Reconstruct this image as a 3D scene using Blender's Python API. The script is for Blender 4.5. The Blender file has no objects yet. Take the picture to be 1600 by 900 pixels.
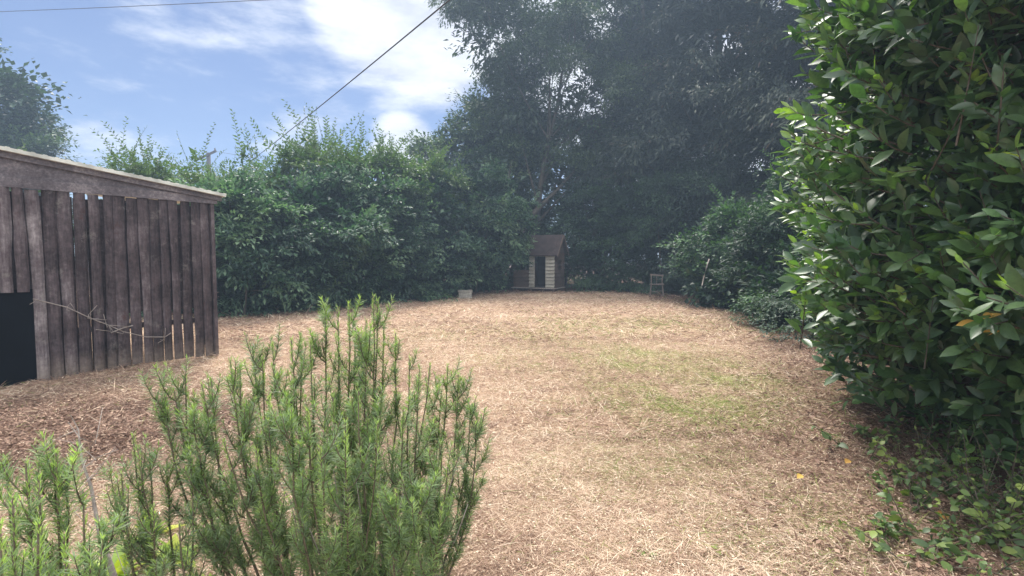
import bpy, math
import numpy as np
from math import radians as R

# ------------------------------------------------------------------ camera, sky, sun, exposure
sc = bpy.context.scene
C = sc.collection
PITCH = R(3.36); FPX = 800.0; EYE = 1.45
cam = bpy.data.cameras.new('camera'); cam.sensor_width = 36; cam.lens = 18.0
cam.clip_start = 0.02; cam.clip_end = 2000
camo = bpy.data.objects.new('camera', cam); C.objects.link(camo)
camo.location = (0, 0, EYE); camo.rotation_euler = (R(90) - PITCH, 0, 0)
sc.camera = camo

SUN_EL, SUN_AZ = R(60), R(-14)          # azimuth measured from +Y towards +X
w = bpy.data.worlds.new('World'); sc.world = w; w.use_nodes = True
SKY_STRENGTH = 0.06
sun = bpy.data.lights.new('sun', 'SUN'); sun.energy = 4.3; sun.angle = R(14); sun.color = (1.0, 0.95, 0.88)
suno = bpy.data.objects.new('sun', sun); C.objects.link(suno)
suno.rotation_euler = (R(90) - SUN_EL, 0, -SUN_AZ + math.pi)
suno.rotation_euler = (-(R(90) - SUN_EL), 0, -SUN_AZ)
suno.location = (0, 0, 30)
sc.view_settings.view_transform = 'Standard'
try: sc.view_settings.look = 'None'
except Exception: pass
sc.view_settings.exposure = 0.75
sc.view_settings.gamma = 1
sc.view_settings.use_curve_mapping = False
sc.cycles.max_bounces = 6; sc.cycles.transparent_max_bounces = 4
sc.cycles.transmission_bounces = 4; sc.cycles.diffuse_bounces = 3; sc.cycles.glossy_bounces = 2
sc.cycles.volume_bounces = 0
sc.cycles.sample_clamp_indirect = 6

def P(u, v, Y):
    "world point seen at photo pixel (u, v) at distance Y ahead"
    x = (u - 800) / FPX; y = (450 - v) / FPX
    d = np.array([x, math.cos(PITCH) + y * math.sin(PITCH), y * math.cos(PITCH) - math.sin(PITCH)])
    return np.array([0, 0, EYE]) + d * (Y / d[1])

# ------------------------------------------------------------------ node helpers
def nd(nt, typ, **kw):
    n = nt.nodes.new(typ)
    for k, v in kw.items():
        if k.startswith('i_'):
            key = k[2:]
            key = int(key) if key.isdigit() else key.replace('_', ' ')
            s = n.inputs[key]
            if isinstance(v, bpy.types.NodeSocket): nt.links.new(v, s)
            else: s.default_value = v
        else: setattr(n, k, v)
    return n
def mth(nt, op, a, b=None, c=None, clamp=False):
    n = nt.nodes.new('ShaderNodeMath'); n.operation = op; n.use_clamp = clamp
    for i, v in enumerate((a, b, c)):
        if v is None: continue
        if isinstance(v, bpy.types.NodeSocket): nt.links.new(v, n.inputs[i])
        else: n.inputs[i].default_value = v
    return n.outputs[0]
def ramp(nt, fac, stops):
    n = nt.nodes.new('ShaderNodeValToRGB'); nt.links.new(fac, n.inputs[0])
    e = n.color_ramp.elements
    while len(e) < len(stops): e.new(0.5)
    for el, (p, c) in zip(e, stops):
        el.position = p; el.color = (*c, 1) if len(c) == 3 else c
    return n.outputs[0]
def mixc(nt, f, a, b, mode='MIX'):
    n = nt.nodes.new('ShaderNodeMix'); n.data_type = 'RGBA'; n.blend_type = mode
    for s, v in ((n.inputs[0], f), (n.inputs[6], a), (n.inputs[7], b)):
        if isinstance(v, bpy.types.NodeSocket): nt.links.new(v, s)
        else: s.default_value = (*v, 1) if isinstance(v, tuple) and len(v) == 3 else v
    return n.outputs[2]

# ------------------------------------------------------------------ world: Nishita sky with clouds
nt = w.node_tree
bg = nt.nodes['Background']
sky = nd(nt, 'ShaderNodeTexSky', sky_type='NISHITA', sun_disc=False, sun_elevation=SUN_EL,
         sun_rotation=SUN_AZ, altitude=100, air_density=1.0, dust_density=0.6, ozone_density=2.2)
tc = nt.nodes.new('ShaderNodeTexCoord')
gen = tc.outputs['Generated']
mp = nd(nt, 'ShaderNodeMapping'); nt.links.new(gen, mp.inputs['Vector'])
mp.inputs['Scale'].default_value = (0.9, 1.0, 2.6); mp.inputs['Rotation'].default_value = (0.0, R(-32), R(10))
n1 = nd(nt, 'ShaderNodeTexNoise', i_Scale=3.1, i_Detail=8.0, i_Roughness=0.56, i_Distortion=0.35, i_Vector=mp.outputs[0])
n2 = nd(nt, 'ShaderNodeTexNoise', i_Scale=9.0, i_Detail=6.0, i_Roughness=0.6, i_Vector=mp.outputs[0])
def blob(u, v, rad, soft):
    d = P(u, v, 10.0) - np.array([0, 0, EYE]); d /= np.linalg.norm(d)
    vm = nd(nt, 'ShaderNodeVectorMath', operation='DOT_PRODUCT'); nt.links.new(gen, vm.inputs[0]); vm.inputs[1].default_value = tuple(d)
    mr = nd(nt, 'ShaderNodeMapRange', interpolation_type='SMOOTHSTEP')
    nt.links.new(vm.outputs['Value'], mr.inputs[0])
    mr.inputs[1].default_value = math.cos(R(rad + soft)); mr.inputs[2].default_value = math.cos(R(rad))
    return mr.outputs[0]
noise = mth(nt, 'ADD', mth(nt, 'MULTIPLY', n1.outputs[0], 0.75), mth(nt, 'MULTIPLY', n2.outputs[0], 0.25))
big = blob(655, -25, 5, 10)
big2 = mth(nt, 'MULTIPLY', blob(390, 45, 4, 11), 0.46)
big3 = mth(nt, 'MULTIPLY', blob(1150, -80, 18, 16), 0.8)
cum = mth(nt, 'MULTIPLY', blob(632, 225, .2, 4.6), 0.86)
low = mth(nt, 'MULTIPLY', blob(330, 235, 3, 13), 0.3)
low2 = mth(nt, 'MULTIPLY', blob(110, 230, 2, 11), 0.2)
msk = mth(nt, 'MAXIMUM', mth(nt, 'MAXIMUM', mth(nt, 'MAXIMUM', big, big2), mth(nt, 'MAXIMUM', big3, cum)), mth(nt, 'MAXIMUM', low, low2))
cl = mth(nt, 'ADD', noise, mth(nt, 'MULTIPLY', msk, 0.42))
mr = nd(nt, 'ShaderNodeMapRange', interpolation_type='SMOOTHSTEP'); nt.links.new(cl, mr.inputs[0])
mr.inputs[1].default_value = 0.61; mr.inputs[2].default_value = 0.84
cloudfac = mth(nt, 'MINIMUM', mth(nt, 'ADD', mth(nt, 'MULTIPLY', mr.outputs[0], 0.95), 0.06), 1.0)
shade = ramp(nt, n2.outputs[0], [(0.35, (7.6, 8.0, 9.4)), (0.6, (10.5, 10.8, 11.5))])
blue = mixc(nt, 1.0, sky.outputs[0], (0.76, 0.82, 1.02, 1), 'MULTIPLY')
# unseen bright cloud added overhead and behind the camera as fill light
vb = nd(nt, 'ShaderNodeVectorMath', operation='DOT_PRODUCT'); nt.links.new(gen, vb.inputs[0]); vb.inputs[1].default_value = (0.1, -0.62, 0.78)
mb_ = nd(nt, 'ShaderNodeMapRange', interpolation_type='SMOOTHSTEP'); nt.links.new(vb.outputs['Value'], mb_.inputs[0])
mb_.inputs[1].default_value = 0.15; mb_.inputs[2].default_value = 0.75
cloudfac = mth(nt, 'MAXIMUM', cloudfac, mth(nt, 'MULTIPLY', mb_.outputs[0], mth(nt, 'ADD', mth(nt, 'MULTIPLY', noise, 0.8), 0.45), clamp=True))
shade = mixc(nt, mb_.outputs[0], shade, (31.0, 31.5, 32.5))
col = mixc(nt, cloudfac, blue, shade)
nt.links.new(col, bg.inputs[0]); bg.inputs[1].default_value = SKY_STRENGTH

# ------------------------------------------------------------------ mesh helpers (numpy)
rs = np.random.RandomState
def norm(a): return a / (np.linalg.norm(a, axis=-1, keepdims=True) + 1e-9)
class MB:
    def __init__(s): s.v = []; s.q = []; s.t = []; s.n = 0
    def add(s, v, q, t=0.5):
        v = np.asarray(v, np.float32).reshape(-1, 3); q = np.asarray(q, np.int64).reshape(-1, 4)
        s.v.append(v); s.q.append(q + s.n); s.n += len(v)
        t = np.asarray(t, np.float32)
        s.t.append(np.full(len(v), float(t), np.float32) if t.ndim == 0 else t.astype(np.float32).ravel())
        return s
    def build(s, name, mat, parent=None, smooth=False):
        v = np.concatenate(s.v); q = np.concatenate(s.q); t = np.concatenate(s.t)
        me = bpy.data.meshes.new(name)
        me.vertices.add(len(v)); me.vertices.foreach_set('co', v.ravel())
        me.loops.add(q.size); me.loops.foreach_set('vertex_index', q.ravel().astype(np.int32))
        me.polygons.add(len(q))
        me.polygons.foreach_set('loop_start', np.arange(0, q.size, 4, dtype=np.int32))
        me.polygons.foreach_set('loop_total', np.full(len(q), 4, dtype=np.int32))
        me.polygons.foreach_set('use_smooth', np.full(len(q), smooth, dtype=bool))
        me.update(calc_edges=True)
        a = me.attributes.new('tint', 'FLOAT', 'POINT'); a.data.foreach_set('value', t)
        me.materials.append(mat)
        o = bpy.data.objects.new(name, me); C.objects.link(o)
        if parent is not None:
            o.parent = parent
            o.location = -np.array(parent.location) if parent.get('_w') else (0, 0, 0)
        return o
BQ = np.array([[0,1,3,2],[4,6,7,5],[0,4,5,1],[2,3,7,6],[0,2,6,4],[1,5,7,3]])
def hexa(mb, c, ax, ay, az, t=0.5):
    "box: centre c, half-vectors ax ay az"
    c, ax, ay, az = (np.asarray(k, float) for k in (c, ax, ay, az))
    v = [c + i*ax + j*ay + k*az for i in (-1,1) for j in (-1,1) for k in (-1,1)]
    mb.add(v, BQ, t)
def bx(mb, x0, x1, y0, y1, z0, z1, t=0.5):
    hexa(mb, ((x0+x1)/2,(y0+y1)/2,(z0+z1)/2), ((x1-x0)/2,0,0), (0,(y1-y0)/2,0), (0,0,(z1-z0)/2), t)
def tube(mb, pts, rad, n=7, t=0.5, seed=0, rough=0.0):
    pts = np.asarray(pts, float); m = len(pts)
    rad = np.broadcast_to(np.asarray(rad, float), (m,))
    d = norm(np.gradient(pts, axis=0))
    ref = np.where(np.abs(d[:, 2:3]) > 0.9, np.array([[1., 0, 0]]), np.array([[0, 0, 1.]]))
    a = norm(np.cross(d, ref)); b = np.cross(d, a)
    th = np.linspace(0, 2*np.pi, n, endpoint=False)
    rr = rad[:, None, None] * (1 + rough * rs(seed).randn(m, n, 1)) if rough else rad[:, None, None]
    v = pts[:, None] + rr * (np.cos(th)[None, :, None]*a[:, None] + np.sin(th)[None, :, None]*b[:, None])
    i = np.arange(m-1)[:, None]*n; j = np.arange(n)[None]; j2 = (j+1) % n
    q = np.stack([i+j, i+j2, i+n+j2, i+n+j], -1).reshape(-1, 4)
    mb.add(v, q, t)
    # end caps as quads from ring quarter points
    if n >= 4:
        for base in (0, (m-1)*n):
            for k in range(0, n-2, 2):
                mb.q[-1] = np.concatenate([mb.q[-1], np.array([[base, base+k+1, base+k+2, base+min(k+3, n-1)]])+ (mb.n-m*n)]) if k+3 <= n-1 else mb.q[-1]
def leaf_quads(mb, p, d, nrm, L, W, tint, cup=0.12):
    d = norm(d); s = norm(np.cross(d, nrm)); n = np.cross(s, d)
    L = np.asarray(L).reshape(-1, 1)*np.ones((len(p), 1)); W = np.asarray(W).reshape(-1, 1)*np.ones((len(p), 1))
    m = p + d*L*0.42
    v = np.stack([p, m + s*W/2 + n*W*cup, p + d*L - n*L*0.06, m - s*W/2 + n*W*cup], 1)
    k = len(p)
    mb.add(v, np.arange(k*4).reshape(k, 4), np.repeat(tint, 4))
def leaf_strips(mb, p, d, nrm, L, W, tint, prof, bend=0.25, fold=0.18):
    "curved folded leaves; prof = [(t, half width)]"
    d = norm(d); s = norm(np.cross(d, nrm)); n = np.cross(s, d)
    k = len(p); L = (np.ones(k)*L)[:, None]; W = (np.ones(k)*W)[:, None]; bend = (np.ones(k)*bend)[:, None]
    st = []
    for t, hw in prof:
        c = p + d*L*(t - 0.12*bend*t*t) - n*L*bend*t*t
        st += [c + s*W*hw/2 + n*W*hw*fold, c, c - s*W*hw/2 + n*W*hw*fold]
    v = np.stack(st, 1); m = len(prof)
    f = []
    for i in range(m-1):
        a = i*3
        f += [[a, a+1, a+4, a+3], [a+1, a+2, a+5, a+4]]
    f = np.array(f)[None] + (np.arange(k)*m*3)[:, None, None]
    mb.add(v, f, np.repeat(tint, m*3))
def randn_unit(r, n): return norm(r.randn(n, 3))

def gh(x, y):
    x = np.asarray(x, float); y = np.asarray(y, float)
    return (0.022*np.sin(0.9*x+0.4)*np.cos(0.7*y) + 0.014*np.sin(2.3*x+1.1*y) + 0.008*np.sin(5.1*x-3.3*y)
            + 0.006*np.sin(9.7*x+7.1*y+1.0))
def empty(name, loc, label=None, cat=None, group=None):
    o = bpy.data.objects.new(name, None); C.objects.link(o); o.location = loc; o.empty_display_size = 0.2
    if label: tag(o, label, cat, group)
    return o
def tag(o, label=None, cat=None, group=None, kind=None):
    if label: o['label'] = label
    if cat: o['category'] = cat
    if group: o['group'] = group
    if kind: o['kind'] = kind
    return o
def local(o, parent):
    "mesh written in world coordinates under an Empty"
    o.parent = parent; o.matrix_parent_inverse = parent.matrix_basis.inverted(); return o

# ------------------------------------------------------------------ materials
def mat_new(name):
    m = bpy.data.materials.new(name); m.use_nodes = True
    nt = m.node_tree; b = nt.nodes['Principled BSDF']; return m, nt, b
def leaf_mat(name, stops, rough=0.5, trans=0.25, tcol=(1.1, 1.35, 0.35), spec=0.5, back=None, fine=False):
    m, nt, b = mat_new(name)
    at = nd(nt, 'ShaderNodeAttribute', attribute_name='tint')
    tx = nt.nodes.new('ShaderNodeTexCoord')
    ns = nd(nt, 'ShaderNodeTexNoise', i_Scale=1.3, i_Detail=3.0, i_Vector=tx.outputs['Object'])
    f = mth(nt, 'ADD', at.outputs['Fac'], mth(nt, 'MULTIPLY', mth(nt, 'SUBTRACT', ns.outputs[0], 0.5), 0.5), clamp=True)
    c = ramp(nt, f, stops)
    if fine:
        f2 = nd(nt, 'ShaderNodeTexNoise', i_Scale=45.0, i_Detail=4.0, i_Roughness=0.7, i_Vector=tx.outputs['Object'])
        c = mixc(nt, 1.0, c, ramp(nt, f2.outputs[0], [(0.25, (.45, .5, .45)), (0.5, (.95, .95, .95)), (0.75, (1.25, 1.2, 1.1))]), 'MULTIPLY')
    if back is not None:
        g = nt.nodes.new('ShaderNodeNewGeometry')
        c2 = mixc(nt, mth(nt, 'MULTIPLY', g.outputs['Backfacing'], back[1]), c, back[0])
    else: c2 = c
    nt.links.new(c2, b.inputs['Base Color'])
    b.inputs['Roughness'].default_value = rough; b.inputs['Specular IOR Level'].default_value = spec
    tr = nt.nodes.new('ShaderNodeBsdfTranslucent')
    nt.links.new(mixc(nt, 1.0, c, (*tcol, 1), 'MULTIPLY'), tr.inputs[0])
    mx = nt.nodes.new('ShaderNodeMixShader'); mx.inputs[0].default_value = trans
    nt.links.new(b.outputs[0], mx.inputs[1]); nt.links.new(tr.outputs[0], mx.inputs[2])
    nt.links.new(mx.outputs[0], nt.nodes['Material Output'].inputs[0])
    return m
def bark_mat(name, a, bcol, scale=14, rough=0.9):
    m, nt, b = mat_new(name)
    tx = nt.nodes.new('ShaderNodeTexCoord')
    mp = nd(nt, 'ShaderNodeMapping', i_Vector=tx.outputs['Object']); mp.inputs['Scale'].default_value = (1, 1, 0.25)
    ns = nd(nt, 'ShaderNodeTexNoise', i_Scale=float(scale), i_Detail=6.0, i_Roughness=0.65, i_Vector=mp.outputs[0])
    nt.links.new(ramp(nt, ns.outputs[0], [(0.3, a), (0.7, bcol)]), b.inputs['Base Color'])
    b.inputs['Roughness'].default_value = rough
    bp = nd(nt, 'ShaderNodeBump', i_Strength=0.6, i_Distance=0.02, i_Height=ns.outputs[0])
    nt.links.new(bp.outputs[0], b.inputs['Normal'])
    return m
M = {}
M['hedge'] = leaf_mat('hedge_leaf', [(0.0, (0.016, 0.038, 0.028)), (0.45, (0.055, 0.11, 0.066)), (1.0, (0.20, 0.29, 0.17))], 0.45, 0.38, (0.85, 1.15, 0.55))
M['hedge_light'] = leaf_mat('young_hedge_leaf', [(0.0, (0.03, 0.06, 0.022)), (0.5, (0.062, 0.112, 0.042)), (1.0, (0.13, 0.19, 0.07))], 0.45, 0.36)
M['oak'] = leaf_mat('oak_leaf', [(0.0, (0.022, 0.042, 0.028)), (0.5, (0.05, 0.09, 0.052)), (1.0, (0.11, 0.16, 0.08))], 0.5, 0.25)
M['ash'] = leaf_mat('ash_leaf', [(0.0, (0.024, 0.04, 0.022)), (0.5, (0.045, 0.075, 0.036)), (1.0, (0.09, 0.125, 0.05))], 0.5, 0.3)
M['cypress'] = leaf_mat('cypress_spray', [(0.0, (0.012, 0.02, 0.016)), (0.5, (0.024, 0.038, 0.024)), (0.85, (0.045, 0.058, 0.03)), (1.0, (0.075, 0.045, 0.03))], 0.6, 0.1)
M['dark'] = leaf_mat('dark_leaf', [(0.0, (0.012, 0.028, 0.016)), (0.5, (0.026, 0.056, 0.028)), (1.0, (0.06, 0.115, 0.045))], 0.55, 0.2)  # dark green leaves of the holly, yew and privet shrubs
M['green'] = leaf_mat('green_shrub_leaf', [(0.0, (0.014, 0.036, 0.018)), (0.5, (0.03, 0.072, 0.03)), (1.0, (0.095, 0.19, 0.075))], 0.52, 0.28)
M['laurel'] = leaf_mat('laurel_leaf', [(0.0, (0.016, 0.042, 0.018)), (0.35, (0.065, 0.145, 0.058)), (0.7, (0.17, 0.31, 0.10)), (0.9, (0.34, 0.52, 0.08)), (1.0, (0.50, 0.60, 0.09))], 0.42, 0.32, (1.1, 1.3, 0.35), 0.8,
                       ((0.08, 0.13, 0.06, 1), 0.6), True)
M['yellow_leaf'] = leaf_mat('yellow_leaf', [(0.0, (0.30, 0.14, 0.05)), (0.5, (0.50, 0.30, 0.07)), (1.0, (0.62, 0.45, 0.12))], 0.5, 0.2, (1.1, 1.0, 0.5))
M['rosemary'] = leaf_mat('rosemary_needle', [(0.0, (0.06, 0.10, 0.045)), (0.4, (0.14, 0.21, 0.09)), (0.75, (0.28, 0.39, 0.14)), (1.0, (0.46, 0.60, 0.22))], 0.45, 0.38, (1.1, 1.3, 0.4), 0.5,
                         ((0.22, 0.28, 0.18, 1), 0.55))
M['weed'] = leaf_mat('weed_leaf', [(0.0, (0.03, 0.06, 0.02)), (0.5, (0.10, 0.16, 0.05)), (1.0, (0.28, 0.34, 0.09))], 0.5, 0.3)
M['primrose'] = leaf_mat('primrose_leaf', [(0.0, (0.10, 0.18, 0.03)), (0.5, (0.26, 0.36, 0.06)), (1.0, (0.50, 0.48, 0.06))], 0.5, 0.3)
M['bark'] = bark_mat('bark', (0.025, 0.02, 0.016), (0.085, 0.07, 0.055))
M['stem'] = bark_mat('shrub_stem', (0.05, 0.04, 0.028), (0.14, 0.11, 0.08), 30)
M['rstem'] = bark_mat('rosemary_stem', (0.06, 0.045, 0.028), (0.20, 0.16, 0.11), 60)

# straw: tint 0..0.7 straw, 0.7..0.85 dark litter, >0.85 green
def straw_mat():
    m, nt, b = mat_new('dry_straw')
    at = nd(nt, 'ShaderNodeAttribute', attribute_name='tint')
    c = ramp(nt, at.outputs['Fac'], [(0.0, (0.12, 0.07, 0.05)), (0.18, (0.31, 0.195, 0.14)), (0.42, (0.54, 0.39, 0.28)), (0.66, (0.76, 0.62, 0.46)),
                                     (0.74, (0.80, 0.68, 0.52)), (0.80, (0.30, 0.31, 0.10)), (0.9, (0.22, 0.27, 0.07)), (1.0, (0.12, 0.20, 0.05))])
    nt.links.new(c, b.inputs['Base Color']); b.inputs['Roughness'].default_value = 0.7
    b.inputs['Specular IOR Level'].default_value = 0.25
    tr = nt.nodes.new('ShaderNodeBsdfTranslucent'); nt.links.new(c, tr.inputs[0])
    mx = nt.nodes.new('ShaderNodeMixShader'); mx.inputs[0].default_value = 0.2
    nt.links.new(b.outputs[0], mx.inputs[1]); nt.links.new(tr.outputs[0], mx.inputs[2])
    nt.links.new(mx.outputs[0], nt.nodes['Material Output'].inputs[0])
    return m
M['straw'] = straw_mat()
def ground_mat():
    m, nt, b = mat_new('cut_lawn')
    tx = nt.nodes.new('ShaderNodeTexCoord'); ob = tx.outputs['Object']
    fine = nd(nt, 'ShaderNodeTexNoise', i_Scale=55.0, i_Detail=8.0, i_Roughness=0.75, i_Vector=ob)
    mid = nd(nt, 'ShaderNodeTexNoise', i_Scale=2.2, i_Detail=5.0, i_Roughness=0.6, i_Vector=ob)
    c = ramp(nt, fine.outputs[0], [(0.25, (0.14, 0.085, 0.06)), (0.5, (0.37, 0.25, 0.18)), (0.75, (0.60, 0.45, 0.34))])
    c = mixc(nt, ramp(nt, mid.outputs[0], [(0.35, (0, 0, 0)), (0.7, (0.5, 0.5, 0.5))]), c, (0.42, 0.33, 0.2))
    lt = nd(nt, 'ShaderNodeAttribute', attribute_name='litter'); gr = nd(nt, 'ShaderNodeAttribute', attribute_name='moss')
    lit = ramp(nt, fine.outputs[0], [(0.3, (0.035, 0.022, 0.017)), (0.6, (0.12, 0.075, 0.055)), (0.8, (0.28, 0.2, 0.15))])
    c = mixc(nt, lt.outputs['Fac'], c, lit)
    c = mixc(nt, mth(nt, 'MULTIPLY', gr.outputs['Fac'], 0.75), c, (0.27, 0.29, 0.09))
    nt.links.new(c, b.inputs['Base Color']); b.inputs['Roughness'].default_value = 0.95
    b.inputs['Specular IOR Level'].default_value = 0.1
    bp = nd(nt, 'ShaderNodeBump', i_Strength=0.8, i_Distance=0.02, i_Height=fine.outputs[0])
    nt.links.new(bp.outputs[0], b.inputs['Normal'])
    return m
M['ground'] = ground_mat()
def wood_mat(name, stops, axis='z', scale=7, bump=0.5, rough=0.85):
    m, nt, b = mat_new(name)
    tx = nt.nodes.new('ShaderNodeTexCoord')
    mp = nd(nt, 'ShaderNodeMapping', i_Vector=tx.outputs['Object'])
    mp.inputs['Scale'].default_value = (6, 6, 0.7) if axis == 'z' else (0.7, 6, 6)
    ns = nd(nt, 'ShaderNodeTexNoise', i_Scale=float(scale), i_Detail=8.0, i_Roughness=0.7, i_Vector=mp.outputs[0])
    big = nd(nt, 'ShaderNodeTexNoise', i_Scale=2.3, i_Detail=4.0, i_Vector=tx.outputs['Object'])
    at = nd(nt, 'ShaderNodeAttribute', attribute_name='tint')
    fl = nd(nt, 'ShaderNodeTexNoise', i_Scale=18.0, i_Detail=5.0, i_Roughness=0.7, i_Vector=tx.outputs['Object'])
    f = mth(nt, 'ADD', mth(nt, 'ADD', mth(nt, 'MULTIPLY', ns.outputs[0], 0.6), mth(nt, 'MULTIPLY', mth(nt, 'SUBTRACT', fl.outputs[0], 0.5), 0.5)), mth(nt, 'ADD', mth(nt, 'MULTIPLY', at.outputs['Fac'], 0.35), mth(nt, 'MULTIPLY', mth(nt, 'SUBTRACT', big.outputs[0], 0.5), 0.6)), clamp=True)
    cc = ramp(nt, f, stops)
    if name == 'weathered_board':      # soil splash, lichen and rusty nail stains
        sz_ = nd(nt, 'ShaderNodeSeparateXYZ', i_Vector=tx.outputs['Object'])
        lowb = mth(nt, 'MULTIPLY', mth(nt, 'SUBTRACT', 1.0, mth(nt, 'MULTIPLY', sz_.outputs[2], 3.2), clamp=True), fl.outputs[0], clamp=True)
        cc = mixc(nt, lowb, cc, (0.24, 0.19, 0.14))
        st = nd(nt, 'ShaderNodeTexNoise', i_Scale=4.5, i_Detail=7.0, i_Roughness=0.75, i_Vector=tx.outputs['Object'])
        cc = mixc(nt, ramp(nt, st.outputs[0], [(0.58, (0, 0, 0)), (0.72, (0.55, 0.55, 0.55))]), cc, (0.20, 0.19, 0.16))
        cc = mixc(nt, ramp(nt, st.outputs[0], [(0.28, (0.6, 0.6, 0.6)), (0.40, (0, 0, 0))]), cc, (0.085, 0.032, 0.025))
    nt.links.new(cc, b.inputs['Base Color'])
    b.inputs['Roughness'].default_value = rough; b.inputs['Specular IOR Level'].default_value = 0.3
    bp = nd(nt, 'ShaderNodeBump', i_Strength=bump, i_Distance=0.01, i_Height=ns.outputs[0])
    nt.links.new(bp.outputs[0], b.inputs['Normal'])
    return m
M['shed'] = wood_mat('weathered_board', [(0.2, (0.025, 0.018, 0.019)), (0.42, (0.075, 0.056, 0.058)), (0.58, (0.14, 0.115, 0.117)), (0.85, (0.36, 0.32, 0.31))])
M['fascia'] = wood_mat('weathered_rail', [(0.25, (0.05, 0.042, 0.045)), (0.5, (0.13, 0.112, 0.118)), (0.8, (0.36, 0.32, 0.31))], 'x')
M['play'] = wood_mat('play_board', [(0.2, (0.16, 0.14, 0.11)), (0.5, (0.36, 0.33, 0.27)), (0.8, (0.55, 0.52, 0.45))], 'x')
M['playdark'] = wood_mat('dark_play_board', [(0.2, (0.05, 0.035, 0.03)), (0.6, (0.14, 0.10, 0.08)), (0.9, (0.24, 0.19, 0.15))], 'x')
M['grey_wood'] = wood_mat('grey_wood', [(0.2, (0.12, 0.10, 0.085)), (0.5, (0.28, 0.24, 0.21)), (0.8, (0.45, 0.40, 0.36))], 'x')
def simple(name, c, rough=0.8, noise=0.3, scale=8):
    m, nt, b = mat_new(name)
    tx = nt.nodes.new('ShaderNodeTexCoord')
    ns = nd(nt, 'ShaderNodeTexNoise', i_Scale=float(scale), i_Detail=6.0, i_Vector=tx.outputs['Object'])
    lo = tuple(k*(1-noise) for k in c); hi = tuple(min(1, k*(1+noise)) for k in c)
    nt.links.new(ramp(nt, ns.outputs[0], [(0.3, lo), (0.7, hi)]), b.inputs['Base Color'])
    b.inputs['Roughness'].default_value = rough
    return m
M['old_wood'] = wood_mat('old_wood', [(0.2, (0.07, 0.055, 0.045)), (0.5, (0.17, 0.14, 0.12)), (0.8, (0.30, 0.26, 0.23))], 'x')
M['roof'] = simple('roof_sheet', (0.50, 0.50, 0.44), 0.8, 0.4, 5)
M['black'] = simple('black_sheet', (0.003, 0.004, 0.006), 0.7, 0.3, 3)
M['inside'] = simple('dark_inside', (0.02, 0.016, 0.014), 0.9, 0.3, 3)
M['felt'] = simple('roof_felt', (0.04, 0.026, 0.024), 0.9, 0.35, 4)
M['stone'] = simple('pale_stone', (0.36, 0.33, 0.28), 0.9, 0.35, 14)
M['cable'] = simple('cable', (0.035, 0.032, 0.03), 0.6, 0.2)
M['steel'] = simple('fitting', (0.12, 0.11, 0.10), 0.6, 0.2)
M['white'] = simple('white_scrap', (0.6, 0.6, 0.58), 0.7, 0.15)

# ------------------------------------------------------------------ ground sheet
def gauss(x, y, cx, cy, sx, sy): return np.exp(-((x-cx)/sx)**2 - ((y-cy)/sy)**2)
def G(u, v):
    "ground point under photo pixel"
    x = (u-800)/FPX; yy = (450-v)/FPX
    d = np.array([x, math.cos(PITCH)+yy*math.sin(PITCH), yy*math.cos(PITCH)-math.sin(PITCH)])
    t = -EYE/d[2]; return d[0]*t, d[1]*t
RIGHT = np.array([(2.25, 2.0), (2.45, 2.9), (2.85, 3.9), (3.3, 4.8), (4.5, 7.2), (5.6, 9.8), (5.5, 12.3), (5.6, 15.0), (5.8, 19.5), (4.0, 20.5), (2.2, 22)])
def right_edge(y): return np.interp(y, RIGHT[:9, 1], RIGHT[:9, 0])
moss_spots = [(1050, 565, .7, .55, .8), (1070, 640, .45, .28, .9), (1020, 610, .35, .3, .7), (985, 735, .3, .22, .6), (880, 560, .9, .6, .35),
              (1180, 600, .6, .4, .6), (1000, 505, 1.2, .8, .5), (890, 520, 1.0, .9, .35), (1150, 640, .4, .3, .6), (1290, 820, .35, .22, .6), (1060, 700, .3, .2, .5), (700, 520, 1, .6, .25)]
def n2d(x, y, s, seed=0):
    r = rs(seed); o = 0
    for k in range(7):
        a = r.rand()*6.28; f = s*(0.6+r.rand()*1.6)
        o = o + np.sin(f*(x*math.cos(a)+y*math.sin(a)) + r.rand()*6.28)
    return o/7
def masks(x, y):
    moss = 0
    for (u, v, sx, sy, k) in moss_spots:
        cx, cy = G(u, v); moss = moss + .62*k*gauss(x, y, cx, cy, sx*1.6, sy*1.7)
    moss = np.clip(moss*(1.0+1.6*n2d(x, y, 6, 3)), 0, 1)
    lit = 1/(1+np.exp(-(x - right_edge(y) + 0.55 + 0.5*n2d(x, y, 2.5, 5))*3.4))
    cx, cy = G(110, 680)
    lit = lit + 2.4*gauss(x, y, cx-.3, cy+.1, 1.5, 0.85)*(1+0.6*n2d(x, y, 5, 7))
    lit = lit + 0.35*gauss(x, y, *G(250, 600), 1.3, .5)
    hd = np.interp(x, [-7.2, -5.3, -3.8, -2.3, -1.6, 0, 2, 5.5], [12.3, 14.1, 16.8, 18.7, 20, 21.5, 22, 20])
    lit = lit + 1/(1+np.exp(-(y-hd+0.2)*2.2))
    return moss, np.clip(lit, 0, 1)
def axis_pts(lo, hi, step, far):
    a = np.arange(lo, hi+1e-6, step); k = []
    s = step
    e = hi
    while e < far: s *= 1.45; e += s; k.append(e)
    k2 = []; s = step; e = lo
    while e > -far: s *= 1.45; e -= s; k2.append(e)
    return np.array(k2[::-1]+list(a)+k)
xs = axis_pts(-10, 9, 0.09, 150); ys = axis_pts(0.2, 24, 0.11, 150)
X, Y = np.meshgrid(xs, ys, indexing='ij')
fade = np.clip(1-(np.hypot(X, Y-10)-25)/10, 0, 1)
Z = gh(X, Y)*fade
r0 = rs(11)
near = ((X > -10) & (X < 9) & (Y > .2) & (Y < 24))
Z = Z + near*0.012*r0.rand(*Z.shape)
mb = MB(); nx, ny = X.shape
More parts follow.
